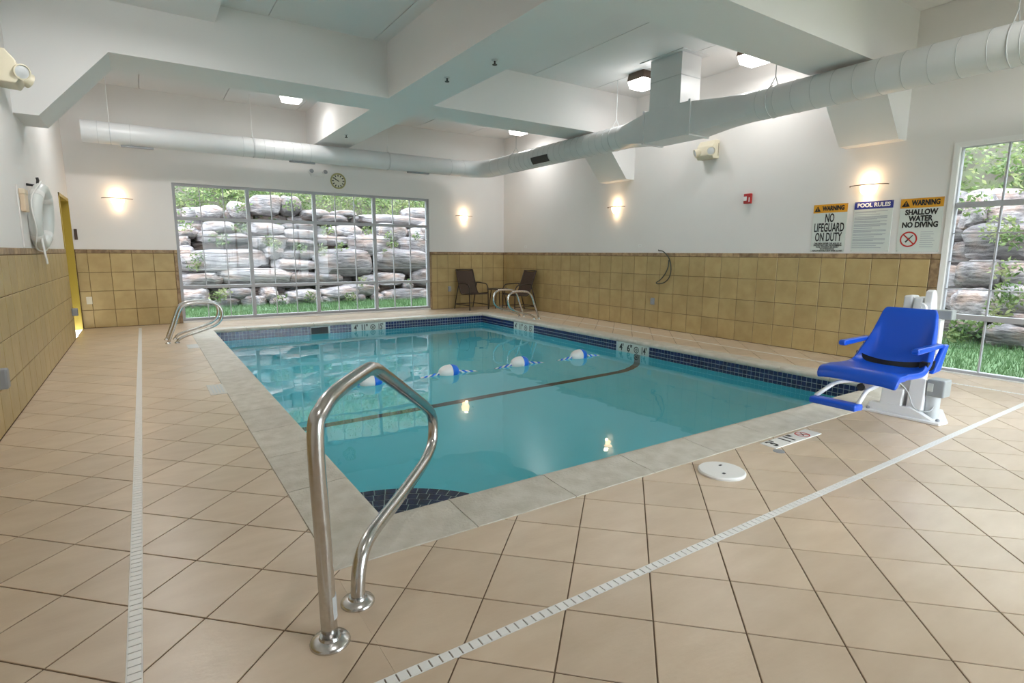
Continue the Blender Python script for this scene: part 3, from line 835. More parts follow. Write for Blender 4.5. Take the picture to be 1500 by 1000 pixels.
# ------------------------------------------------------------------ pool lift
lf = thing('pool_lift', 'white pool lift with blue moulded seat standing by the pool corner', 'pool lift', (5.65, 2.04, 0))
base = obj('base_plate', MB().prism([(5.41, 2.325), (5.43, 1.74), (5.56, 1.72), (5.98, 1.90), (5.98, 2.30)], 0.001, 0.022), M_whitepaint, lf, bevel=0.004)
obj('base_channel', MB().prism([(1.80, 0.02), (2.315, 0.02), (2.30, 0.085), (1.98, 0.10), (1.88, 0.06)], 5.47, 5.53, 'x'), M_whitepaint, lf, bevel=0.004)
obj('base_channel', MB().prism([(1.90, 0.02), (2.30, 0.02), (2.28, 0.10), (1.94, 0.10)], 5.80, 5.86, 'x'), M_whitepaint, lf, bevel=0.004)
for x, y in ((5.50, 1.775), (5.455, 2.30), (5.92, 1.93), (5.92, 2.26)):
    obj('bolt', MB().lathe([(0.016, 0.022), (0.016, 0.034), (0.008, 0.042), (0.0, 0.043)], 8, Matrix.Translation((x, y, 0))), M_grey, lf)
obj('mast', MB().prism([(5.60, 1.97), (5.76, 1.97), (5.76, 2.12), (5.60, 2.12)], 0.02, 0.92), M_whitepaint, lf, bevel=0.012)
obj('front_cover', MB().prism([(5.49, 0.03), (5.60, 0.03), (5.60, 0.34), (5.53, 0.36)], 1.90, 2.02, 'y'), M_whitepaint, lf, bevel=0.01)
obj('front_cover', MB().prism([(5.47, 0.06), (5.60, 0.06), (5.60, 0.24), (5.50, 0.24)], 2.05, 2.22, 'y'), M_whitepaint, lf, bevel=0.01)
obj('mast_cover', MB().prism([(5.66, 0.24), (5.86, 0.24), (5.84, 1.055), (5.69, 1.055)], 2.135, 2.205, 'y'), M_whitepaint, lf, bevel=0.014)
obj('mast_cover', MB().prism([(5.66, 0.24), (5.86, 0.24), (5.84, 1.045), (5.69, 1.045)], 2.055, 2.128, 'y'), M_whitepaint, lf, bevel=0.014)
obj('lifting_arm', MB().prism([(5.68, 0.70), (5.80, 0.70), (5.82, 0.96), (5.79, 1.075), (5.75, 1.115), (5.70, 1.10), (5.685, 1.0)], 1.985, 2.045, 'y'), M_whitepaint, lf, bevel=0.01)
obj('pivot', MB().lathe([(0.0, -0.02), (0.05, -0.02), (0.05, 0.02), (0.022, 0.022), (0.022, 0.03), (0.0, 0.03)], 20, Matrix.Translation((5.665, 2.06, 0.95)) @ Matrix.Rotation(-pi/2, 4, 'Y')), M_whitepaint, lf, smooth=True)
ac = obj('actuator', MB().box(5.69, 5.79, 1.83, 2.05, 0.865, 0.945), M_midgrey, lf, bevel=0.01)
obj('actuator_post', MB().box(5.68, 5.76, 1.90, 1.965, 0.55, 0.87), M_whitepaint, lf, bevel=0.008)
obj('control_box', MB().box(5.53, 5.68, 1.765, 1.895, 0.215, 0.365), M_midgrey, lf, bevel=0.012)
obj('control_label', MB().box(5.527, 5.531, 1.845, 1.885, 0.26, 0.33), M_signface, lf)
obj('cable_gland', MB().lathe([(0.014, 0.0), (0.014, 0.06), (0.0, 0.06)], 10, Matrix.Translation((5.58, 1.83, 0.158))), M_grey, lf)
obj('column_foot', MB().lathe([(0.055, 0.02), (0.055, 0.24), (0.0, 0.24)], 16, Matrix.Translation((5.60, 1.86, 0))), M_lgrey, lf, smooth=True)
obj('cable', MB().tube(smooth_path([(5.58, 1.83, 0.16), (5.52, 1.85, 0.09), (5.49, 1.95, 0.10), (5.45, 2.0, 0.24), (5.3, 2.04, 0.36)], 6), 0.005, 6), M_lgrey, lf, smooth='all')
obj('swing_arm', MB().tube([(5.68, 2.05, 0.42), (5.30, 2.02, 0.40), (4.72, 2.02, 0.385)], 0.026, 10), M_whitepaint, lf, smooth=True)
obj('seat_post', MB().tube([(5.0, 2.0, 0.39), (5.0, 2.0, 0.46)], 0.05, 12), M_whitepaint, lf, smooth=True)
# moulded seat shell
YC = 1.985
prof = smooth_path([(4.475, 0, 0.452), (4.485, 0, 0.492), (4.53, 0, 0.505), (4.68, 0, 0.494), (4.86, 0, 0.482), (5.0, 0, 0.488), (5.11, 0, 0.535), (5.18, 0, 0.64), (5.24, 0, 0.78), (5.29, 0, 0.915), (5.315, 0, 0.942)], 3)
n = len(prof); nv = 13; vs = []
def seat_half(z, x):
    if z < 0.53: return 0.283
    k = min(1.0, (z-0.53)/0.41); return 0.283-0.088*k**1.1
for i, p in enumerate(prof):
    h = seat_half(p.z, p.x); t_ = i/(n-1)
    if i >= n-3: h -= (0.004, 0.012, 0.03)[i-(n-3)]
    if i <= 1: h -= (0.012, 0.004)[i]
    for k in range(nv):
        v = -1+2*k/(nv-1)
        edge = max(0, abs(v)-0.55)/0.45
        wing = math.exp(-((t_-0.62)/0.16)**2)
        vs.append((p.x-0.07*edge**2*wing, YC+h*v, p.z+0.04*edge**2*wing-0.012*edge**2*(1 if t_ < 0.25 else 0)))
fs = [(i*nv+k, (i+1)*nv+k, (i+1)*nv+k+1, i*nv+k+1) for i in range(n-1) for k in range(nv-1)]
seat = obj('seat_shell', MB().add(vs, fs), M_blue, lf, smooth='all')
sd = seat.modifiers.new('thickness', 'SOLIDIFY'); sd.thickness = 0.045; sd.offset = 1.0
bv = seat.modifiers.new('round', 'BEVEL'); bv.width = 0.012; bv.segments = 2; bv.angle_limit = math.radians(50)
for s_, y in ((1, YC+0.262), (-1, YC-0.262)):
    y0, y1 = y-0.026, y+0.026
    ar = obj('armrest', MB().prism([(4.74, 0.682), (4.76, 0.673), (5.19, 0.690), (5.20, 0.722), (4.76, 0.718), (4.74, 0.708)], y0, y1, 'y'), M_blue, lf, bevel=0.01)
    obj('arm_pivot', MB().tube([(5.19, y, 0.70), (5.26, y-0.05*s_, 0.70)], 0.018, 8), M_grey, lf)
obj('side_wing', MB().prism([(5.02, 0.50), (5.16, 0.51), (5.27, 0.715), (5.20, 0.715), (5.10, 0.60)], YC-0.30, YC-0.262, 'y'), M_blue, lf, bevel=0.012)
# lap belt sagging across the seat
bp = []
for k in range(17):
    v = -1+2*k/16
    bp.append((5.055-0.10*(1-v*v)*0.9, YC+0.288*v, 0.565-0.035*(1-v*v)))
m = MB(); vs = []
for (x, y, z) in bp:
    vs += [(x-0.008, y, z-0.036), (x+0.014, y, z+0.036), (x+0.019, y, z+0.033), (x-0.003, y, z-0.039)]
fs = []
for i in range(16):
    for k in range(4): fs.append((i*4+k, (i+1)*4+k, (i+1)*4+(k+1) % 4, i*4+(k+1) % 4))
obj('lap_belt', m.add(vs, fs), M_strap, lf, smooth=True)
obj('belt_buckle', MB().box(4.985, 5.04, YC-0.27, YC-0.21, 0.532, 0.59), M_strap, lf, bevel=0.006)
obj('footrest_bar', MB().tube(round_path([(4.80, 2.12, 0.40), (4.52, 2.16, 0.408), (4.34, 2.21, 0.315)], 0.05), 0.016, 10), M_whitepaint, lf, smooth='all')
obj('footrest_bar', MB().tube(round_path([(4.80, 1.96, 0.39), (4.52, 1.93, 0.385), (4.36, 1.91, 0.300)], 0.05), 0.016, 10), M_whitepaint, lf, smooth='all')
obj('footrest', MB().prism([(4.27, 0.268), (4.395, 0.262), (4.40, 0.298), (4.385, 0.312), (4.285, 0.318), (4.265, 0.306)], 1.885, 2.225, 'y'), M_blue, lf, bevel=0.01)
obj('hub', MB().lathe([(0.0, -0.03), (0.03, -0.03), (0.03, 0.03), (0.0, 0.03)], 16, Matrix.Translation((4.74, 2.055, 0.365)) @ Matrix.Rotation(pi/2, 4, 'Y')), M_dark, lf, smooth=True)

# ------------------------------------------------------------------ signs on the right wall
def sign_base(label, y0, y1, z0, z1):
    t = thing('wall_sign', label, 'sign', (XR, (y0+y1)/2, z0), 'pool signs on the right wall')
    obj('panel', MB().box(XR-0.008, XR-0.001, y0, y1, z0, z1), M_signface, t, bevel=0.002)
    for y in (y0+0.012, y1-0.012):
        for z in (z0+0.012, z1-0.012):
            obj('screw', MB().lathe([(0.005, 0), (0.005, 0.002), (0, 0.003)], 8, Matrix.Translation((XR-0.008, y, z)) @ Matrix.Rotation(-pi/2, 4, 'Y')), M_steel, t)
    return t
FX = XR-0.0095
def triangle(t, y, z, s_):
    obj('alert_triangle', MB().prism([(y-s_*0.58, z-s_*0.5), (y+s_*0.58, z-s_*0.5), (y, z+s_*0.5)], XR-0.0115, XR-0.0095, 'x'), M_black, t)
    letters('exclamation', 'bang', M_RIGHT, (XR-0.0125, y, z-0.006), M_orange, t)
s1 = sign_base('warning sign reading no lifeguard on duty, leftmost of three wall signs', 3.935, 4.40, 1.455, 2.112)
obj('header', MB().box(XR-0.0095, XR-0.008, 3.935, 4.40, 1.995, 2.112), M_orange, s1)
triangle(s1, 4.342, 2.053, 0.075)
letters('lettering', 'warn1', M_RIGHT, (FX-0.001, 4.125, 2.053), M_black, s1)
letters('lettering', 'nolife', M_RIGHT, (FX, 4.165, 1.785), M_black, s1)
letters('lettering', 'small1', M_RIGHT, (FX, 4.165, 1.518), M_black, s1)
s2 = sign_base('pool rules sign with blue header, middle of three wall signs', 3.378, 3.848, 1.455, 2.112)
obj('header', MB().box(XR-0.0095, XR-0.008, 3.378, 3.848, 2.015, 2.112), M_signblue, s2)
letters('lettering', 'rules', M_RIGHT, (FX-0.001, 3.613, 2.063), M_white, s2)
pl = MB(); z = 1.985
rr = random.Random(3)
for para in (2, 1, 4, 2, 3, 1, 3, 2, 1, 3, 2, 1, 1):
    for k in range(para):
        w = 0.40 if k < para-1 else rr.uniform(0.22, 0.39)
        pl.box(XR-0.0088, XR-0.008, 3.835-w, 3.835, z-0.006, z); z -= 0.0125
    z -= 0.0135
    if z < 1.49: break
obj('rule_lines', pl, M_print, s2)
s3 = sign_base('warning sign reading shallow water no diving, rightmost of three wall signs', 2.832, 3.295, 1.455, 2.112)
obj('header', MB().box(XR-0.0095, XR-0.008, 2.832, 3.295, 1.995, 2.112), M_orange, s3)
triangle(s3, 3.235, 2.053, 0.078)
letters('lettering', 'warn2', M_RIGHT, (FX-0.001, 3.02, 2.053), M_black, s3)
letters('lettering', 'shallow', M_RIGHT, (FX, 3.06, 1.862), M_black, s3)
no_dive(s3, M_RIGHT, (FX, 3.165, 1.61), 0.088)
pl = MB(); z = 1.70
for k in range(8):
    pl.box(XR-0.0088, XR-0.008, 3.04-rr.uniform(0.10, 0.165), 3.04, z-0.006, z); z -= 0.026
obj('notice_lines', pl, M_print, s3)

# ------------------------------------------------------------------ sconces
def sconce(label, pos, facing):
    # facing: unit vector out of the wall
    fx, fy = facing
    t = thing('wall_sconce', label, 'sconce', pos, 'warm wall sconces')
    R = Matrix(((-fy, fx, 0, 0), (fx, fy, 0, 0), (0, 0, 1, 0), (0, 0, 0, 1)))     # local x along the wall, y out of it
    T = Matrix.Translation(pos) @ R
    def P(m): return MB().add([T @ Vector(v) for v in m.v], m.f)
    obj('back_plate', P(MB().box(-0.06, 0.06, 0.0, 0.012, -0.10, 0.02)), M_bronze, t)
    rim = []
    for k in range(17):
        a = pi*k/16; rim.append((0.235*cos(a), 0.012+0.135*sin(a), 0.02))
    obj('rim', P(MB().tube(rim, 0.006, 6)), M_bronze, t, smooth='all')
    g = MB(); vs = []; fs = []
    nr, na = 6, 16
    for i in range(nr+1):
        q = i/nr; rad = cos(q*pi/2)**0.7 if i < nr else 0.0
        for k in range(na+1):
            a = pi*k/na; vs.append((0.105*rad*cos(a), 0.006+0.115*rad*sin(a), 0.012-0.125*sin(q*pi/2)))
    for i in range(nr):
        for k in range(na): fs.append((i*(na+1)+k, i*(na+1)+k+1, (i+1)*(na+1)+k+1, (i+1)*(na+1)+k))
    obj('glass_bowl', P(g.add(vs, fs)), M_sconce, t, smooth='all')
    for dz, e, rr_ in ((0.10, SCONCE_W, 0.05), (-0.15, SCONCE_W*0.35, 0.04)):
        ld = bpy.data.lights.new('sconce_bulb', 'POINT'); ld.energy = e; ld.color = (1.0, 0.70, 0.42); ld.shadow_soft_size = rr_
        lo = bpy.data.objects.new('sconce_bulb', ld); COL.objects.link(lo); lo.location = T @ Vector((0, 0.085, dz)); attach(lo, t)
sconce('glowing wall sconce on the back wall left of the wide window', (-0.293, YB-0.001, 2.33), (0, -1))
sconce('glowing wall sconce on the back wall right of the wide window', (6.897, YB-0.001, 2.31), (0, -1))
sconce('glowing wall sconce on the right wall below the farther ceiling haunch', (XR-0.001, 8.412, 2.32), (-1, 0))
sconce('glowing wall sconce on the right wall above the pool rules sign', (XR-0.001, 3.693, 2.30), (-1, 0))

# ------------------------------------------------------------------ ceiling lights
def ceiling_light(label, x, y, s_=0.36, w=LAMP_W, top=ZC):
    t = thing('ceiling_light', label, 'ceiling light', (x, y, top), 'square ceiling lights')
    h = s_/2
    def frus(z0, z1, a, b):
        return MB().add([(x-a, y-a, z0), (x+a, y-a, z0), (x+a, y+a, z0), (x-a, y+a, z0), (x-b, y-b, z1), (x+b, y-b, z1), (x+b, y+b, z1), (x-b, y+b, z1)],
                        [(0, 3, 2, 1), (4, 5, 6, 7), (0, 1, 5, 4), (1, 2, 6, 5), (2, 3, 7, 6), (3, 0, 4, 7)])
    obj('housing', frus(top-0.12, top, h, h*0.9), M_bronze, t)
    obj('lens', frus(top-0.23, top-0.12, h*0.80, h*0.95), M_lens, t)
    ld = bpy.data.lights.new('lamp', 'AREA'); ld.shape = 'SQUARE'; ld.size = s_*0.8; ld.energy = w; ld.color = (1.0, 0.985, 0.965)
    lo = bpy.data.objects.new('lamp', ld); COL.objects.link(lo); lo.location = (x, y, top-0.235); attach(lo, t)
ceiling_light('square ceiling light in the back left coffer by the window', 2.50, 11.07, w=12)
ceiling_light('square ceiling light in the back right coffer near the room corner', 7.42, 10.97, w=17)
ceiling_light('square ceiling light partly hidden behind the square duct drop', 7.10, 6.87)
ceiling_light('square ceiling light above the right-hand duct, nearest the camera', 7.52, 5.12)
ceiling_light('added unseen square ceiling light in the front left coffer', 1.0, 0.9, w=12)  # out of frame, added to brighten the near floor
ceiling_light('added unseen square ceiling light in the front right coffer', 6.2, 0.9, w=26)  # unseen fill lamp, added for the near right deck
ceiling_light('added unseen square ceiling light under the bulkhead in the middle left coffer', 0.05, 6.3, w=34, top=4.13)  # added above the frame to light the near face of the cross beam
ceiling_light('added hidden square ceiling light in the back left coffer above the sconce', -0.1, 10.2, w=30)  # added where the beam hides it, lifts the back left wall

# ------------------------------------------------------------------ air duct
DX, DYB, DZC = 7.0, 11.90, 3.365
duct = thing('air_duct', 'long white round air duct hung along the back and right walls', 'air duct', (DX, DYB, DZC))
RB, RR = 0.178, 0.195
obj('back_run', MB().tube([(-0.67, DYB, DZC), (6.45, DYB, DZC)], RB, 32), M_duct, duct, smooth=True)
el = []
for k in range(9):
    a = pi/2*k/8; el.append((6.45+0.55*sin(a), DYB-0.55*(1-cos(a)), DZC))
obj('elbow', MB().tube(el, [RB+0.006+(RR-RB)*k/8 for k in range(9)], 32), M_duct, duct, smooth=True)
obj('right_run', MB().tube([(DX, DYB-0.55, DZC), (DX, 7.09, DZC)], RR, 32), M_duct, duct, smooth=True)
obj('near_run', MB().tube([(DX, 4.75, DZC), (DX, -1.9, DZC)], RR, 32), M_duct, duct, smooth=True)
def trans(y0, y1):      # round at y0 to square at y1
    N_ = 32; vs = []
    for y, sq in ((y0, 0), (y0+(y1-y0)*0.5, 0.5), (y1, 1)):
        for k in range(N_):
            a = 2*pi*k/N_+pi/4; c_, s_ = cos(a), sin(a)
            m_ = max(abs(c_), abs(s_)); hx, hz = 0.215, 0.225
            px = (1-sq)*RR*c_+sq*hx*c_/m_; pz = (1-sq)*RR*s_+sq*hz*s_/m_
            vs.append((DX+px, y, DZC+pz))
    fs = [(i*N_+k, i*N_+(k+1) % N_, (i+1)*N_+(k+1) % N_, (i+1)*N_+k) for i in range(2) for k in range(N_)]
    return MB().add(vs, fs)
obj('transition', trans(7.09, 6.50), M_duct, duct, smooth=True)
obj('transition', trans(4.75, 5.62), M_duct, duct, smooth=True)
obj('plenum_box', MB().box(DX-0.22, DX+0.22, 5.62, 6.50, DZC-0.23, DZC+0.24), M_duct, duct, bevel=0.004)
obj('riser', MB().box(DX-0.22, DX+0.21, 5.80, 6.40, DZC+0.24, ZC), M_duct, duct)
obj('riser_flange', MB().box(DX-0.30, DX+0.29, 5.72, 6.56, ZC-0.012, ZC), M_duct, duct)
obj('flange_strip', MB().box(DX-0.235, DX+0.235, 5.60, 5.635, DZC-0.245, DZC+0.255), M_duct, duct)
obj('flange_strip', MB().box(DX-0.235, DX+0.235, 6.485, 6.52, DZC-0.245, DZC+0.255), M_duct, duct)
obj('flange_strip', MB().box(DX-0.226, DX+0.216, 5.794, 6.406, 4.0, 4.012), M_ductseam, duct)
ringY = MB().torus(RR+0.001, 0.0035, Matrix.Rotation(pi/2, 4, 'X'), 28, 6).mesh('seam_ring')
ringX = MB().torus(RB+0.001, 0.0035, Matrix.Rotation(pi/2, 4, 'Y'), 28, 6).mesh('seam_ring')
ringY.polygons.foreach_set('use_smooth', [True]*len(ringY.polygons)); ringX.polygons.foreach_set('use_smooth', [True]*len(ringX.polygons))
ry = [11.25, 10.9]+[10.4-0.17*k for k in range(20)]+[4.6-0.24*k for k in range(14)]
for y in ry:
    o = obj('seam_ring', ringY, M_ductseam); o.location = (DX, y, DZC); attach(o, duct)
for x in [-0.45, 0.0, 1.75]+[1.95+0.17*k for k in range(7)]+[4.6, 6.1]:
    o = obj('seam_ring', ringX, M_ductseam); o.location = (x, DYB, DZC); attach(o, duct)
for x0, x1 in ((-0.148, 0.322), (2.584, 3.07), (5.074, 5.587)):
    obj('slot_grille', MB().box(x0, x1, DYB-0.035, DYB+0.035, DZC-RB-0.025, DZC-RB+0.012), M_grey, duct)
gl = MB()
gcur = []
for k in range(7):
    a = math.radians(180+8+7*k); gcur.append((DX+(RR+0.008)*cos(a), DZC+(RR+0.008)*sin(a)))
for i in range(6):
    (x0, z0), (x1, z1) = gcur[i], gcur[i+1]
    gl.add([(x0, 9.05, z0), (x1, 9.05, z1), (x1, 9.62, z1), (x0, 9.62, z0)], [(0, 1, 2, 3)])
obj('side_grille', gl, M_dark, duct)
def hanger(x, y, top, R_, axis):
    m = MB()
    m.tube([(x, y, DZC+R_+0.12), (x, y, top)], 0.006, 6)
    if axis == 'y':
        for s_ in (-1, 1): m.tube([(x, y, DZC+R_+0.12), (x+s_*0.10, y, DZC+R_*0.86), ], 0.006, 6)
    else:
        for s_ in (-1, 1): m.tube([(x, y, DZC+R_+0.12), (x, y+s_*0.10, DZC+R_*0.86)], 0.006, 6)
    h = obj('hanger', m, M_white if axis == 'x' else M_ductseam, duct)
    T = Matrix.Translation((x, y, DZC)) @ (Matrix.Rotation(pi/2, 4, 'X') if axis == 'y' else Matrix.Rotation(pi/2, 4, 'Y'))
    obj('strap', MB().torus(R_+0.003, 0.006, T, 28, 6), M_ductseam, h, smooth='all')
for x in (-0.28, 1.93, 4.62): hanger(x, DYB, ZC, RB, 'x')
for y in (10.45, 7.35, 4.45, 2.05): hanger(DX, y, ZC, RR, 'y')

# ------------------------------------------------------------------ wall fittings
def emergency_light(label, pos, sx):      # sx: +1 faces +x (on the left wall), -1 faces -x
    x, y, z = pos
    t = thing('emergency_light', label, 'emergency light', pos, 'beige emergency lights')
    obj('body', MB().prism([(0.0+x, z-0.14), (x+sx*0.15, z-0.15), (x+sx*0.19, z-0.09), (x+sx*0.17, z+0.06), (x+sx*0.10, z+0.15), (x, z+0.15)], y-0.16, y+0.16, 'y'), M_beige, t, bevel=0.01)
    for dy, aim in ((-0.11, (sx*0.55, -0.80, -0.22)), (0.12, (sx*0.75, 0.55, -0.30))):
        T = Matrix.Translation((x+sx*0.18, y+dy, z-0.03)) @ Vector(aim).to_track_quat('Z', 'Y').to_matrix().to_4x4()
        h = obj('lamp_head', MB().lathe([(0.02, -0.05), (0.055, -0.02), (0.068, 0.05), (0.072, 0.06), (0.062, 0.062), (0.060, 0.05), (0.0, 0.045)], 20, T), M_beige, t, smooth=True)
        obj('lens', MB().lathe([(0.058, 0.052), (0.03, 0.060), (0.0, 0.062)], 20, T), M_lgrey, h, smooth=True)
    obj('side_slot', MB().box(min(x, x+sx*0.004)+sx*0.03, max(x, x+sx*0.004)+sx*0.03, y-0.165, y-0.158, z-0.10, z+0.10), M_dark, t)
emergency_light('beige twin-head emergency light high on the near left wall', (XL+0.001, 7.30, 3.10), 1)
emergency_light('beige twin-head emergency light high on the right wall', (XR-0.001, 6.22, 3.12), -1)
eb = thing('exit_lamp_pair', 'small white twin-lamp fixture above the back window', 'emergency light', (3.316, YB, 3.10))
obj('body', MB().prism([(3.316-0.14, 3.02), (3.316+0.14, 3.02), (3.316+0.17, 3.06), (3.316+0.12, 3.10), (3.316-0.12, 3.10), (3.316-0.17, 3.06)], YB-0.06, YB-0.001, 'y'), M_paint, eb, bevel=0.01)
for dx in (-0.145, 0.145):
    T = Matrix.Translation((3.316+dx, YB-0.07, 3.115)) @ Matrix.Rotation(math.radians(80), 4, 'X')
    h = obj('lamp_head', MB().lathe([(0.03, -0.06), (0.055, -0.02), (0.06, 0.03), (0.05, 0.032), (0.0, 0.02)], 18, T), M_paint, eb, smooth=True)
    obj('lens', MB().lathe([(0.045, 0.031), (0.0, 0.036)], 18, T), M_grey, h, smooth=True)
ck = thing('wall_clock', 'round brass wall clock above the back window', 'clock', (3.751, YB, 2.96))
TC = Matrix.Translation((3.751, YB-0.001, 2.96)) @ Matrix.Rotation(pi/2, 4, 'X')
obj('rim', MB().torus(0.155, 0.017, TC @ Matrix.Translation((0, 0, 0.02)), 32, 8), M_brass, ck, smooth='all')
obj('face', MB().lathe([(0.15, 0.0), (0.15, 0.018), (0.0, 0.018)], 32, TC), M_clockface, ck)
for k in range(12):
    a = pi/6*k
    v = [TC @ Vector((r*sin(a+d), r*cos(a+d), z)) for r, d in ((0.095, -0.10), (0.135, -0.08), (0.135, 0.08), (0.095, 0.10)) for z in (0.018, 0.021)]
    obj('hour_mark', MB().add(v, [(1, 3, 5, 7), (0, 2, 3, 1), (2, 4, 5, 3), (4, 6, 7, 5), (6, 0, 1, 7)]), M_black, ck)
for a, l, w in ((math.radians(-62), 0.08, 0.008), (math.radians(-55), 0.115, 0.006)):
    d = Vector((sin(a), cos(a), 0)); e = Vector((cos(a), -sin(a), 0))
    v = [TC @ (d*p+e*q_+Vector((0, 0, z))) for p, q_ in ((-0.02, -w), (l, -w), (l, w), (-0.02, w)) for z in (0.022, 0.026)]
    obj('hand', MB().add(v, [(1, 3, 5, 7), (0, 2, 3, 1), (2, 4, 5, 3), (4, 6, 7, 5), (6, 0, 1, 7)]), M_black, ck)
fa = thing('fire_alarm', 'red fire alarm box on the right wall', 'fire alarm', (XR, 5.457, 2.28))
obj('body', MB().box(XR-0.05, XR-0.001, 5.395, 5.52, 2.205, 2.36), M_red, fa, bevel=0.008)
obj('strobe', MB().box(XR-0.06, XR-0.05, 5.46, 5.515, 2.25, 2.315), M_white, fa, bevel=0.004)
obj('strip', MB().box(XR-0.053, XR-0.05, 5.41, 5.425, 2.23, 2.30), M_white, fa)
def outlet(label, kind, pos, material, size=(0.075, 0.12), depth=0.05, box_mat=None):
    a, z = pos
    t = thing('outlet_cover', label, 'outlet', {'r': (XR, a, z), 'b': (a, YB, z), 'l': (XL, a, z)}[kind], 'wall outlet covers')
    w, h = size[0]/2, size[1]/2
    def bx(d0, d1, w_, h_):
        m = MB()
        if kind == 'r': m.box(XR-d1, XR-d0, a-w_, a+w_, z-h_, z+h_)
        elif kind == 'l': m.box(XL+d0, XL+d1, a-w_, a+w_, z-h_, z+h_)
        else: m.box(a-w_, a+w_, YB-d1, YB-d0, z-h_, z+h_)
        return m
    obj('plate', bx(0.010, 0.016, w*1.15, h*1.12), material, t, bevel=0.003)
    if depth > 0.02: obj('hood', bx(0.016, depth, w, h), material, t, bevel=0.012)
    else: obj('toggle', bx(0.016, 0.020, w*0.35, h*0.5), material, t)
outlet('grey outlet cover on the tiled right wall', 'r', (7.341, 0.514), M_grey)
outlet('grey outlet cover on the back wall behind the patio chair', 'b', (6.466, 0.50), M_grey)
outlet('grey outlet cover on the left wall next to the mustard door', 'l', (11.05, 0.45), M_grey, depth=0.09)
outlet('grey outlet cover on the left wall at the left edge of the photo', 'l', (5.45, 0.46), M_grey, size=(0.1, 0.15), depth=0.10)
outlet('beige blank outlet plate on the back left tiled wall', 'b', (-0.87, 0.51), M_beige, depth=0.0)
for y, lab in ((11.64, 'small white wall plate above the right wall border near the corner'), (7.736, 'small white wall plate above the right wall border beside the hung cord')):
    t = thing('wall_plate', lab, 'wall plate', (XR, y, 1.57), 'white wall plates')
    obj('plate', MB().box(XR-0.008, XR-0.001, y-0.055, y+0.055, 1.535, 1.60), M_white, t, bevel=0.002)
    obj('screw', MB().lathe([(0.006, 0), (0.006, 0.002), (0, 0.003)], 8, Matrix.Translation((XR-0.008, y, 1.567)) @ Matrix.Rotation(-pi/2, 4, 'Y')), M_grey, t)
hc = thing('hung_cord', 'dark cord hanging in a loop from the right wall border', 'cord', (XR, 7.2, 1.1))
cp = [(7.23, 1.47), (7.13, 1.455), (6.99, 1.34), (6.93, 1.17), (6.95, 1.0), (7.06, 0.89), (7.22, 0.855), (7.26, 0.875), (7.17, 0.93), (7.07, 1.03), (7.00, 1.16), (6.985, 1.30)]
obj('loop', MB().tube(smooth_path([(XR-0.03, y, z) for y, z in cp], 5), 0.010, 8), mat('dark_cord', (0.06, 0.065, 0.05), 0.6), hc, smooth='all')
obj('hook', MB().tube([(XR-0.001, 7.23, 1.475), (XR-0.045, 7.23, 1.47), (XR-0.045, 7.23, 1.49)], 0.008, 6), M_dark, hc)
tag(obj('door_stop_bar', MB().box(XL+0.03, XL+0.075, YB-0.03, YB-0.001, 1.60, 1.79), mat('dark_brown_plate', (0.07, 0.045, 0.035), 0.5), bevel=0.004), 'narrow dark brown plate on the back wall beside the door', 'plate')

# life ring on a white board
lr = thing('life_ring', 'white life ring hanging on the left wall', 'life ring', (XL+0.07, 8.25, 1.78))
TR = Matrix.Translation((XL+0.10, 8.25, 1.785)) @ Matrix.Rotation(math.radians(-4), 4, 'Z') @ Matrix.Rotation(math.radians(5), 4, 'Y') @ Matrix.Rotation(pi/2, 4, 'Y')
obj('ring', MB().torus(0.305, 0.062, TR, 48, 14), mat('ring_vinyl', (0.70, 0.72, 0.70), 0.4), lr, smooth='all')
for k in range(4):
    a = pi/4+pi/2*k
    T = TR @ Matrix.Rotation(a, 4, 'Z') @ Matrix.Translation((0.305, 0, 0)) @ Matrix.Rotation(pi/2, 4, 'X')
    obj('band', MB().lathe([(0.0635, -0.035), (0.0655, -0.03), (0.0655, 0.03), (0.0635, 0.035)], 16, T), M_white, lr, smooth=True)
rp = [TR @ Vector((0.39*cos(2*pi*k/32), 0.39*sin(2*pi*k/32), 0.02*sin(8*pi*k/32))) for k in range(33)]
obj('grab_rope', MB().tube(rp, 0.008, 6, cap=False), M_white, lr, smooth='all')
obj('hanging_rope', MB().tube(smooth_path([(XL+0.10, 8.02, 1.62), (XL+0.11, 8.0, 1.45), (XL+0.12, 8.02, 1.30), (XL+0.12, 8.04, 1.26)], 5), 0.012, 8), M_white, lr, smooth='all')
obj('hook', MB().tube([(XL+0.001, 8.25, 2.13), (XL+0.09, 8.25, 2.12), (XL+0.105, 8.25, 2.18), (XL+0.10, 8.25, 2.21)], 0.014, 8), M_dark, lr, smooth='all')
obj('backing_board', MB().box(XL+0.001, XL+0.014, 7.55, 7.95, 1.44, 2.06), M_paint, lr)
rb_ = thing('rescue_box', 'small tan box on the left wall next to the life ring', 'box', (XL+0.014, 7.66, 1.9))
obj('case', MB().box(XL+0.0145, XL+0.06, 7.58, 7.78, 1.80, 2.03), mat('tan_box', (0.72, 0.56, 0.40), 0.5), rb_, bevel=0.01)
obj('lid', MB().box(XL+0.0145, XL+0.064, 7.575, 7.785, 1.975, 2.03), mat('tan_lid', (0.76, 0.62, 0.46), 0.5), rb_, bevel=0.008)
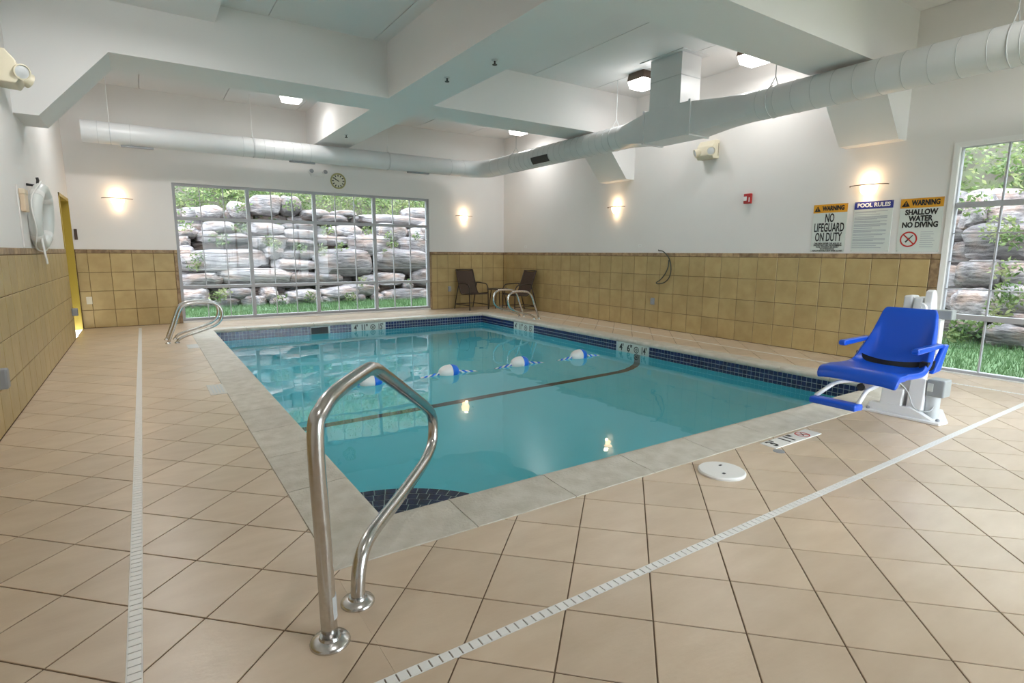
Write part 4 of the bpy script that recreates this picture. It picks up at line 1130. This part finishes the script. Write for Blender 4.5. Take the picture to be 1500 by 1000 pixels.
# sprinkler heads under the centre beam
for (x, y, lab) in ((3.388, 6.63, 'sprinkler head under the centre beam near the crossing'), (3.385, 10.79, 'sprinkler head under the centre beam by the back duct'), (3.55, 5.75, 'small sprinkler head under the centre beam closest to the camera')):
    t = thing('sprinkler_head', lab, 'sprinkler', (x, y, ZB), 'ceiling sprinkler heads')
    obj('escutcheon', MB().lathe([(0.0, -0.012), (0.03, -0.012), (0.04, 0.0), (0.0, 0.0)], 16, Matrix.Translation((x, y, ZB))), M_lgrey, t, smooth=True)
    obj('frame', MB().tube([(x, y, ZB-0.01), (x, y, ZB-0.05)], 0.010, 8), M_dark, t)
    obj('deflector', MB().lathe([(0.0, -0.056), (0.028, -0.056), (0.028, -0.05), (0.0, -0.05)], 12, Matrix.Translation((x, y, ZB))), M_dark, t)
t = thing('sprinkler_head', 'sidewall sprinkler head on the side of the centre beam', 'sprinkler', (3.13, 4.55, 4.1), 'ceiling sprinkler heads')
obj('escutcheon', MB().lathe([(0.0, 0.0), (0.04, 0.0), (0.03, 0.012), (0.0, 0.012)], 16, Matrix.Translation((3.13, 4.55, 3.98)) @ Matrix.Rotation(-pi/2, 4, 'Y')), M_lgrey, t, smooth=True)
obj('frame', MB().tube([(3.12, 4.55, 3.98), (3.06, 4.55, 3.98)], 0.011, 8), M_dark, t)
obj('deflector', MB().box(3.045, 3.06, 4.52, 4.58, 3.955, 4.005), M_dark, t)

# ------------------------------------------------------------------ outside: ground, boulders, planting
GX, GY = XR+WT, YB+WT
def dist(x, y): return max(x-GX, y-GY)
def ground_h(x, y):
    d = dist(x, y); h = -0.09+0.03*min(max(d, 0), 2.9)
    if d > 3.5: h += min(d-3.5, 1.0)*2.55
    if d > 4.5: h += (d-4.5)*0.62
    return h+0.05*mnoise.noise((x*0.5, y*0.5, 0.0))*(1 if d > 3 else 0.3)
gm = MB(); xs = [-9+0.6*i for i in range(58)]; ys_ = [-9+0.6*i for i in range(58)]
xs = sorted(set([round(x, 3) for x in xs]+[GX+0.005])); ys_ = sorted(set([round(y, 3) for y in ys_]+[GY+0.005]))
idx = {}
for i, x in enumerate(xs):
    for j, y in enumerate(ys_): idx[i, j] = len(gm.v); gm.v.append((x, y, ground_h(x, y)))
for i in range(len(xs)-1):
    for j in range(len(ys_)-1):
        if max(xs[i]-GX, ys_[j]-GY) >= 0.0: gm.f.append((idx[i, j], idx[i+1, j], idx[i+1, j+1], idx[i, j+1]))
tag(obj('ground', gm, M_soil, smooth='all'), kind='structure')

def boulder_mesh(seed):
    import bmesh
    bm = bmesh.new(); bmesh.ops.create_icosphere(bm, subdivisions=3, radius=1.0)
    off = Vector((seed*7.3, seed*3.1, seed*5.7))
    for v in bm.verts:
        p = v.co.copy()
        k = 4.0
        q = Vector((abs(p.x)**0.72*(1 if p.x > 0 else -1), abs(p.y)**0.72*(1 if p.y > 0 else -1), abs(p.z)**0.66*(1 if p.z > 0 else -1)))
        d = 0.22*mnoise.noise(p*1.1+off)+0.10*mnoise.noise(p*2.6+off*2)+0.035*mnoise.noise(Vector((p.x*3, p.y*3, p.z*9))+off)
        v.co = q*(0.92+d)
    me = bpy.data.meshes.new('boulder'); bm.to_mesh(me); bm.free()
    me.polygons.foreach_set('use_smooth', [True]*len(me.polygons))
    try: me.set_sharp_from_angle(angle=math.radians(28))
    except Exception: pass
    me.materials.append(M_rock); return me
BM = [boulder_mesh(s_) for s_ in range(1, 8)]
def unproject(px, py, ax, val):
    d = r2*((px-750)/F_PX)+u2*(-(py-500)/F_PX)+fw
    t_ = (val-(0, 0, CAM_H)[ax])/d[ax]
    return Vector((0, 0, CAM_H))+d*t_
rng = random.Random(11)
wallb = thing('boulder_wall', 'stacked grey boulder retaining wall behind the wide back window', 'rock wall', (3.5, 16.2, 0))
wallr = thing('boulder_bank', 'bank of big grey boulders outside the right window', 'rock wall', (11.4, 3.0, 0))
def put(parent, c, sx, sy, sz, tilt=0.0, rz=0.0):
    o = bpy.data.objects.new('boulder', rng.choice(BM)); COL.objects.link(o)
    o.location = c; o.scale = (sx, sy, sz); o.rotation_euler = (rng.uniform(-0.12, 0.12), tilt, rz+rng.choice((0, pi)))
    attach(o, parent)
BACK = [(367,286,413,314),(410,288,442,314),(288,301,327,320),(335,296,364,318),(443,308,482,321),(490,308,522,317),(466,316,511,326),(594,305,627,322),(535,316,628,328),
 (258,333,291,347),(288,338,317,354),(258,345,279,364),(298,326,347,339),(313,342,367,353),(368,326,418,341),(416,327,464,339),(416,336,464,352),
 (368,346,390,362),(386,345,421,366),(414,350,464,359),(485,331,530,350),(464,345,517,359),(551,329,597,353),(598,335,629,353),(513,344,574,372),(584,350,630,373),
 (255,363,286,389),(262,367,397,397),(388,362,417,379),(413,367,465,378),(402,379,465,394),(465,368,546,404),(550,366,632,399),
 (264,402,328,421),(322,394,432,418),(418,398,472,416),(462,400,503,416),(552,398,594,416),(612,396,634,413),
 (262,424,308,443),(322,424,374,442),(383,421,407,441),(421,425,470,442),(468,421,527,440),(500,417,556,433),(562,424,632,440),(590,414,606,426),(528,404,557,421)]
for (x0, y0, x1, y1) in BACK:
    Y = 15.95
    for _ in range(3):
        c = unproject((x0+x1)/2, (y0+y1)/2, 1, Y); Y = 15.75+0.42*max(c.z, 0)
    a = unproject(x0, (y0+y1)/2, 1, Y); b = unproject(x1, (y0+y1)/2, 1, Y); tp = unproject((x0+x1)/2, y0, 1, Y); bt = unproject((x0+x1)/2, y1, 1, Y)
    sx = (b.x-a.x)/2*1.16; sz = (tp.z-bt.z)/2*1.26
    put(wallb, c+Vector((0, 0.25, 0)), sx, max(0.42, sz*1.5), sz, rng.uniform(-0.05, 0.05), rng.uniform(-0.08, 0.08))
for i in range(10):      # darker stones wedged behind the front course
    for j in range(6):
        z = 0.2+0.42*j
        put(wallb, (0.2+0.85*i+0.4*(j % 2)+rng.uniform(-0.1, 0.1), 16.45+0.42*z, z), rng.uniform(0.45, 0.62), 0.35, rng.uniform(0.24, 0.32))
for i in range(17):
    put(wallb, (0.3+0.45*i+rng.uniform(-0.1, 0.1), 15.95+rng.uniform(-0.05, 0.1), 0.10), rng.uniform(0.22, 0.36), 0.3, rng.uniform(0.12, 0.2))
for k in range(34):      # the wall goes on beyond the window on both sides
    side = rng.random() < 0.5
    z = rng.choice((0.25, 0.65, 1.1, 1.6, 2.1, 2.5)); x = rng.uniform(-4.5, 0.2) if side else rng.uniform(7.6, 10.5)
    put(wallb, (x, 15.95+0.42*z, z), rng.uniform(0.4, 0.8), 0.5, rng.uniform(0.22, 0.36))
RIGHT = [(1404,286,1448,334),(1402,330,1545,384),(1396,383,1468,426),(1390,424,1455,467),(1452,418,1540,462),(1436,480,1545,514),(1392,464,1432,484),(1478,462,1550,484),(1446,296,1520,336),(1462,384,1545,424)]
for (x0, y0, x1, y1) in RIGHT:
    X = 11.1
    for _ in range(3):
        c = unproject((x0+x1)/2, (y0+y1)/2, 0, X); X = 11.0+0.42*max(c.z, 0)
    a = unproject(x0, (y0+y1)/2, 0, X); b = unproject(x1, (y0+y1)/2, 0, X); tp = unproject((x0+x1)/2, y0, 0, X); bt = unproject((x0+x1)/2, y1, 0, X)
    put(wallr, c+Vector((0.3, 0, 0)), abs(a.y-b.y)/2*1.2, max(0.5, (tp.z-bt.z)*0.8), (tp.z-bt.z)/2*1.3, 0.0, pi/2+rng.uniform(-0.1, 0.1))
for i in range(7):
    for j in range(6):
        z = 0.2+0.42*j
        put(wallr, (11.75+0.42*z, 0.6+0.85*i+0.4*(j % 2), z), rng.uniform(0.45, 0.62), 0.35, rng.uniform(0.24, 0.32), 0, pi/2)
for k in range(40):
    z = rng.choice((0.25, 0.65, 1.1, 1.6, 2.1, 2.5)); y = rng.uniform(-4.5, 1.6) if k % 3 else rng.uniform(4.6, 8)
    put(wallr, (11.25+0.42*z, y, z), rng.uniform(0.45, 0.8), 0.5, rng.uniform(0.25, 0.4), 0, pi/2)

def leaves(m, c, n, spread, size, rg):
    for _ in range(n):
        while True:
            p = Vector((rg.uniform(-1, 1), rg.uniform(-1, 1), rg.uniform(-1, 1)))
            if p.length < 1: break
        p = Vector((c[0]+p.x*spread[0], c[1]+p.y*spread[1], c[2]+p.z*spread[2]))
        d = Vector((rg.uniform(-1, 1), rg.uniform(-1, 1), rg.uniform(-0.4, 1))).normalized()
        e = d.cross(Vector((rg.uniform(-1, 1), rg.uniform(-1, 1), rg.uniform(-1, 1)))).normalized()
        s_ = size*rg.uniform(0.6, 1.3)
        k = len(m.v)
        m.v += [tuple(p-d*s_), tuple(p+e*s_*0.42), tuple(p+d*s_), tuple(p-e*s_*0.42)]; m.f.append((k, k+1, k+2, k+3))
rg = random.Random(5)
sc_b = MB()
for k in range(520):
    x = rg.uniform(-5, 13); d = rg.uniform(4.2, 8.5) if k % 3 else rg.uniform(4.2, 5.4); y = GY+d
    leaves(sc_b, (x, y, ground_h(x, y)+0.22), 55, (0.42, 0.42, 0.36), 0.055, rg)
tag(obj('hillside_scrub', sc_b, M_leaf), 'bright green leafy scrub on the slope above the back boulder wall', 'scrub', kind='stuff')
cr_b = MB()
for (px, py, n, s_) in ((290, 375, 60, .20), (285, 388, 50, .2), (480, 337, 70, .22), (538, 337, 60, .2), (570, 345, 50, .18), (575, 357, 60, .2), (395, 352, 50, .2), (405, 358, 50, .18), (320, 350, 60, .25), (350, 332, 60, .25), (318, 434, 70, .22),
                        (330, 428, 50, .18), (440, 362, 50, .2), (470, 365, 60, .22), (500, 362, 50, .2), (352, 300, 80, .3), (427, 300, 60, .25), (530, 412, 50, .2), (610, 345, 40, .15), (455, 434, 60, .2), (513, 436, 60, .2), (412, 437, 50, .2), (565, 370, 40, .15), (270, 330, 60, .25), (600, 412, 30, .12)):
    Y = 15.5
    for _ in range(3):
        c = unproject(px, py, 1, Y); Y = 15.42+0.42*max(c.z, 0)
    leaves(cr_b, c, n, (s_, 0.15, s_*0.8), 0.045, rg)
tag(obj('crevice_plants', cr_b, M_leaf), 'small green weeds growing between the boulders behind the back window', 'plants', kind='stuff')
sc_r = MB()
for k in range(360):
    y = rg.uniform(-5, 9); d = rg.uniform(4.2, 8.0) if k % 3 else rg.uniform(4.1, 5.2); x = GX+d
    leaves(sc_r, (x, y, ground_h(x, y)+0.25), 55, (0.45, 0.45, 0.45), 0.06, rg)
for (px, py, n, s_) in ((1465, 335, 130, .28), (1480, 430, 120, .25), (1465, 450, 90, .2), (1415, 480, 160, .25), (1400, 490, 90, .18), (1480, 350, 90, .25), (1430, 300, 90, .25), (1475, 395, 80, .22), (1450, 470, 60, .15)):
    X = 10.7
    for _ in range(3):
        c = unproject(px, py, 0, X); X = 10.5+0.42*max(c.z, 0)
    leaves(sc_r, c, n, (0.15, s_, s_*0.8), 0.045, rg)
tag(obj('bank_foliage', sc_r, M_leaf), 'green foliage over and between the boulders outside the right window', 'foliage', kind='stuff')
gb = MB()
def blades(n, fx):
    for _ in range(n):
        x, y = fx()
        z = ground_h(x, y); h = rg.uniform(0.05, 0.13); a = rg.uniform(0, 2*pi); w = 0.008
        lx, ly = rg.uniform(-0.05, 0.05), rg.uniform(-0.05, 0.05); k = len(gb.v)
        gb.v += [(x-w*cos(a), y-w*sin(a), z-0.005), (x+w*cos(a), y+w*sin(a), z-0.005), (x+lx, y+ly, z+h)]; gb.f.append((k, k+1, k+2))
blades(26000, lambda: (rg.uniform(-2.5, 9.5), GY+rg.uniform(0.05, 3.1)))
blades(16000, lambda: (GX+rg.uniform(0.05, 2.9), rg.uniform(-3.0, 6.0)))
tag(obj('lawn_grass', gb, M_grass), 'short green grass strip between the windows and the boulders', 'grass', kind='stuff')
M_lawn = mat('lawn_soil', (0.06, 0.115, 0.045), 0.9, col2=(0.085, 0.15, 0.065), scale=6, coord='World')
lw = MB()
for (x0, x1, y0, y1) in ((-9, GX+3.0, GY+0.005, GY+3.0), (GX+0.005, GX+3.0, -9, GY+0.005), (-9, GX+0.005, -14, YN-WT-0.005)):
    nx, ny = max(2, int((x1-x0)/0.75)), max(2, int((y1-y0)/0.75)); b0 = len(lw.v)
    for i in range(nx+1):
        for j in range(ny+1):
            x, y = x0+(x1-x0)*i/nx, y0+(y1-y0)*j/ny; lw.v.append((x, y, ground_h(x, y)+0.012))
    for i in range(nx):
        for j in range(ny): lw.f.append((b0+i*(ny+1)+j, b0+(i+1)*(ny+1)+j, b0+(i+1)*(ny+1)+j+1, b0+i*(ny+1)+j+1))
tag(obj('lawn', lw, M_lawn, smooth='all'), kind='structure')
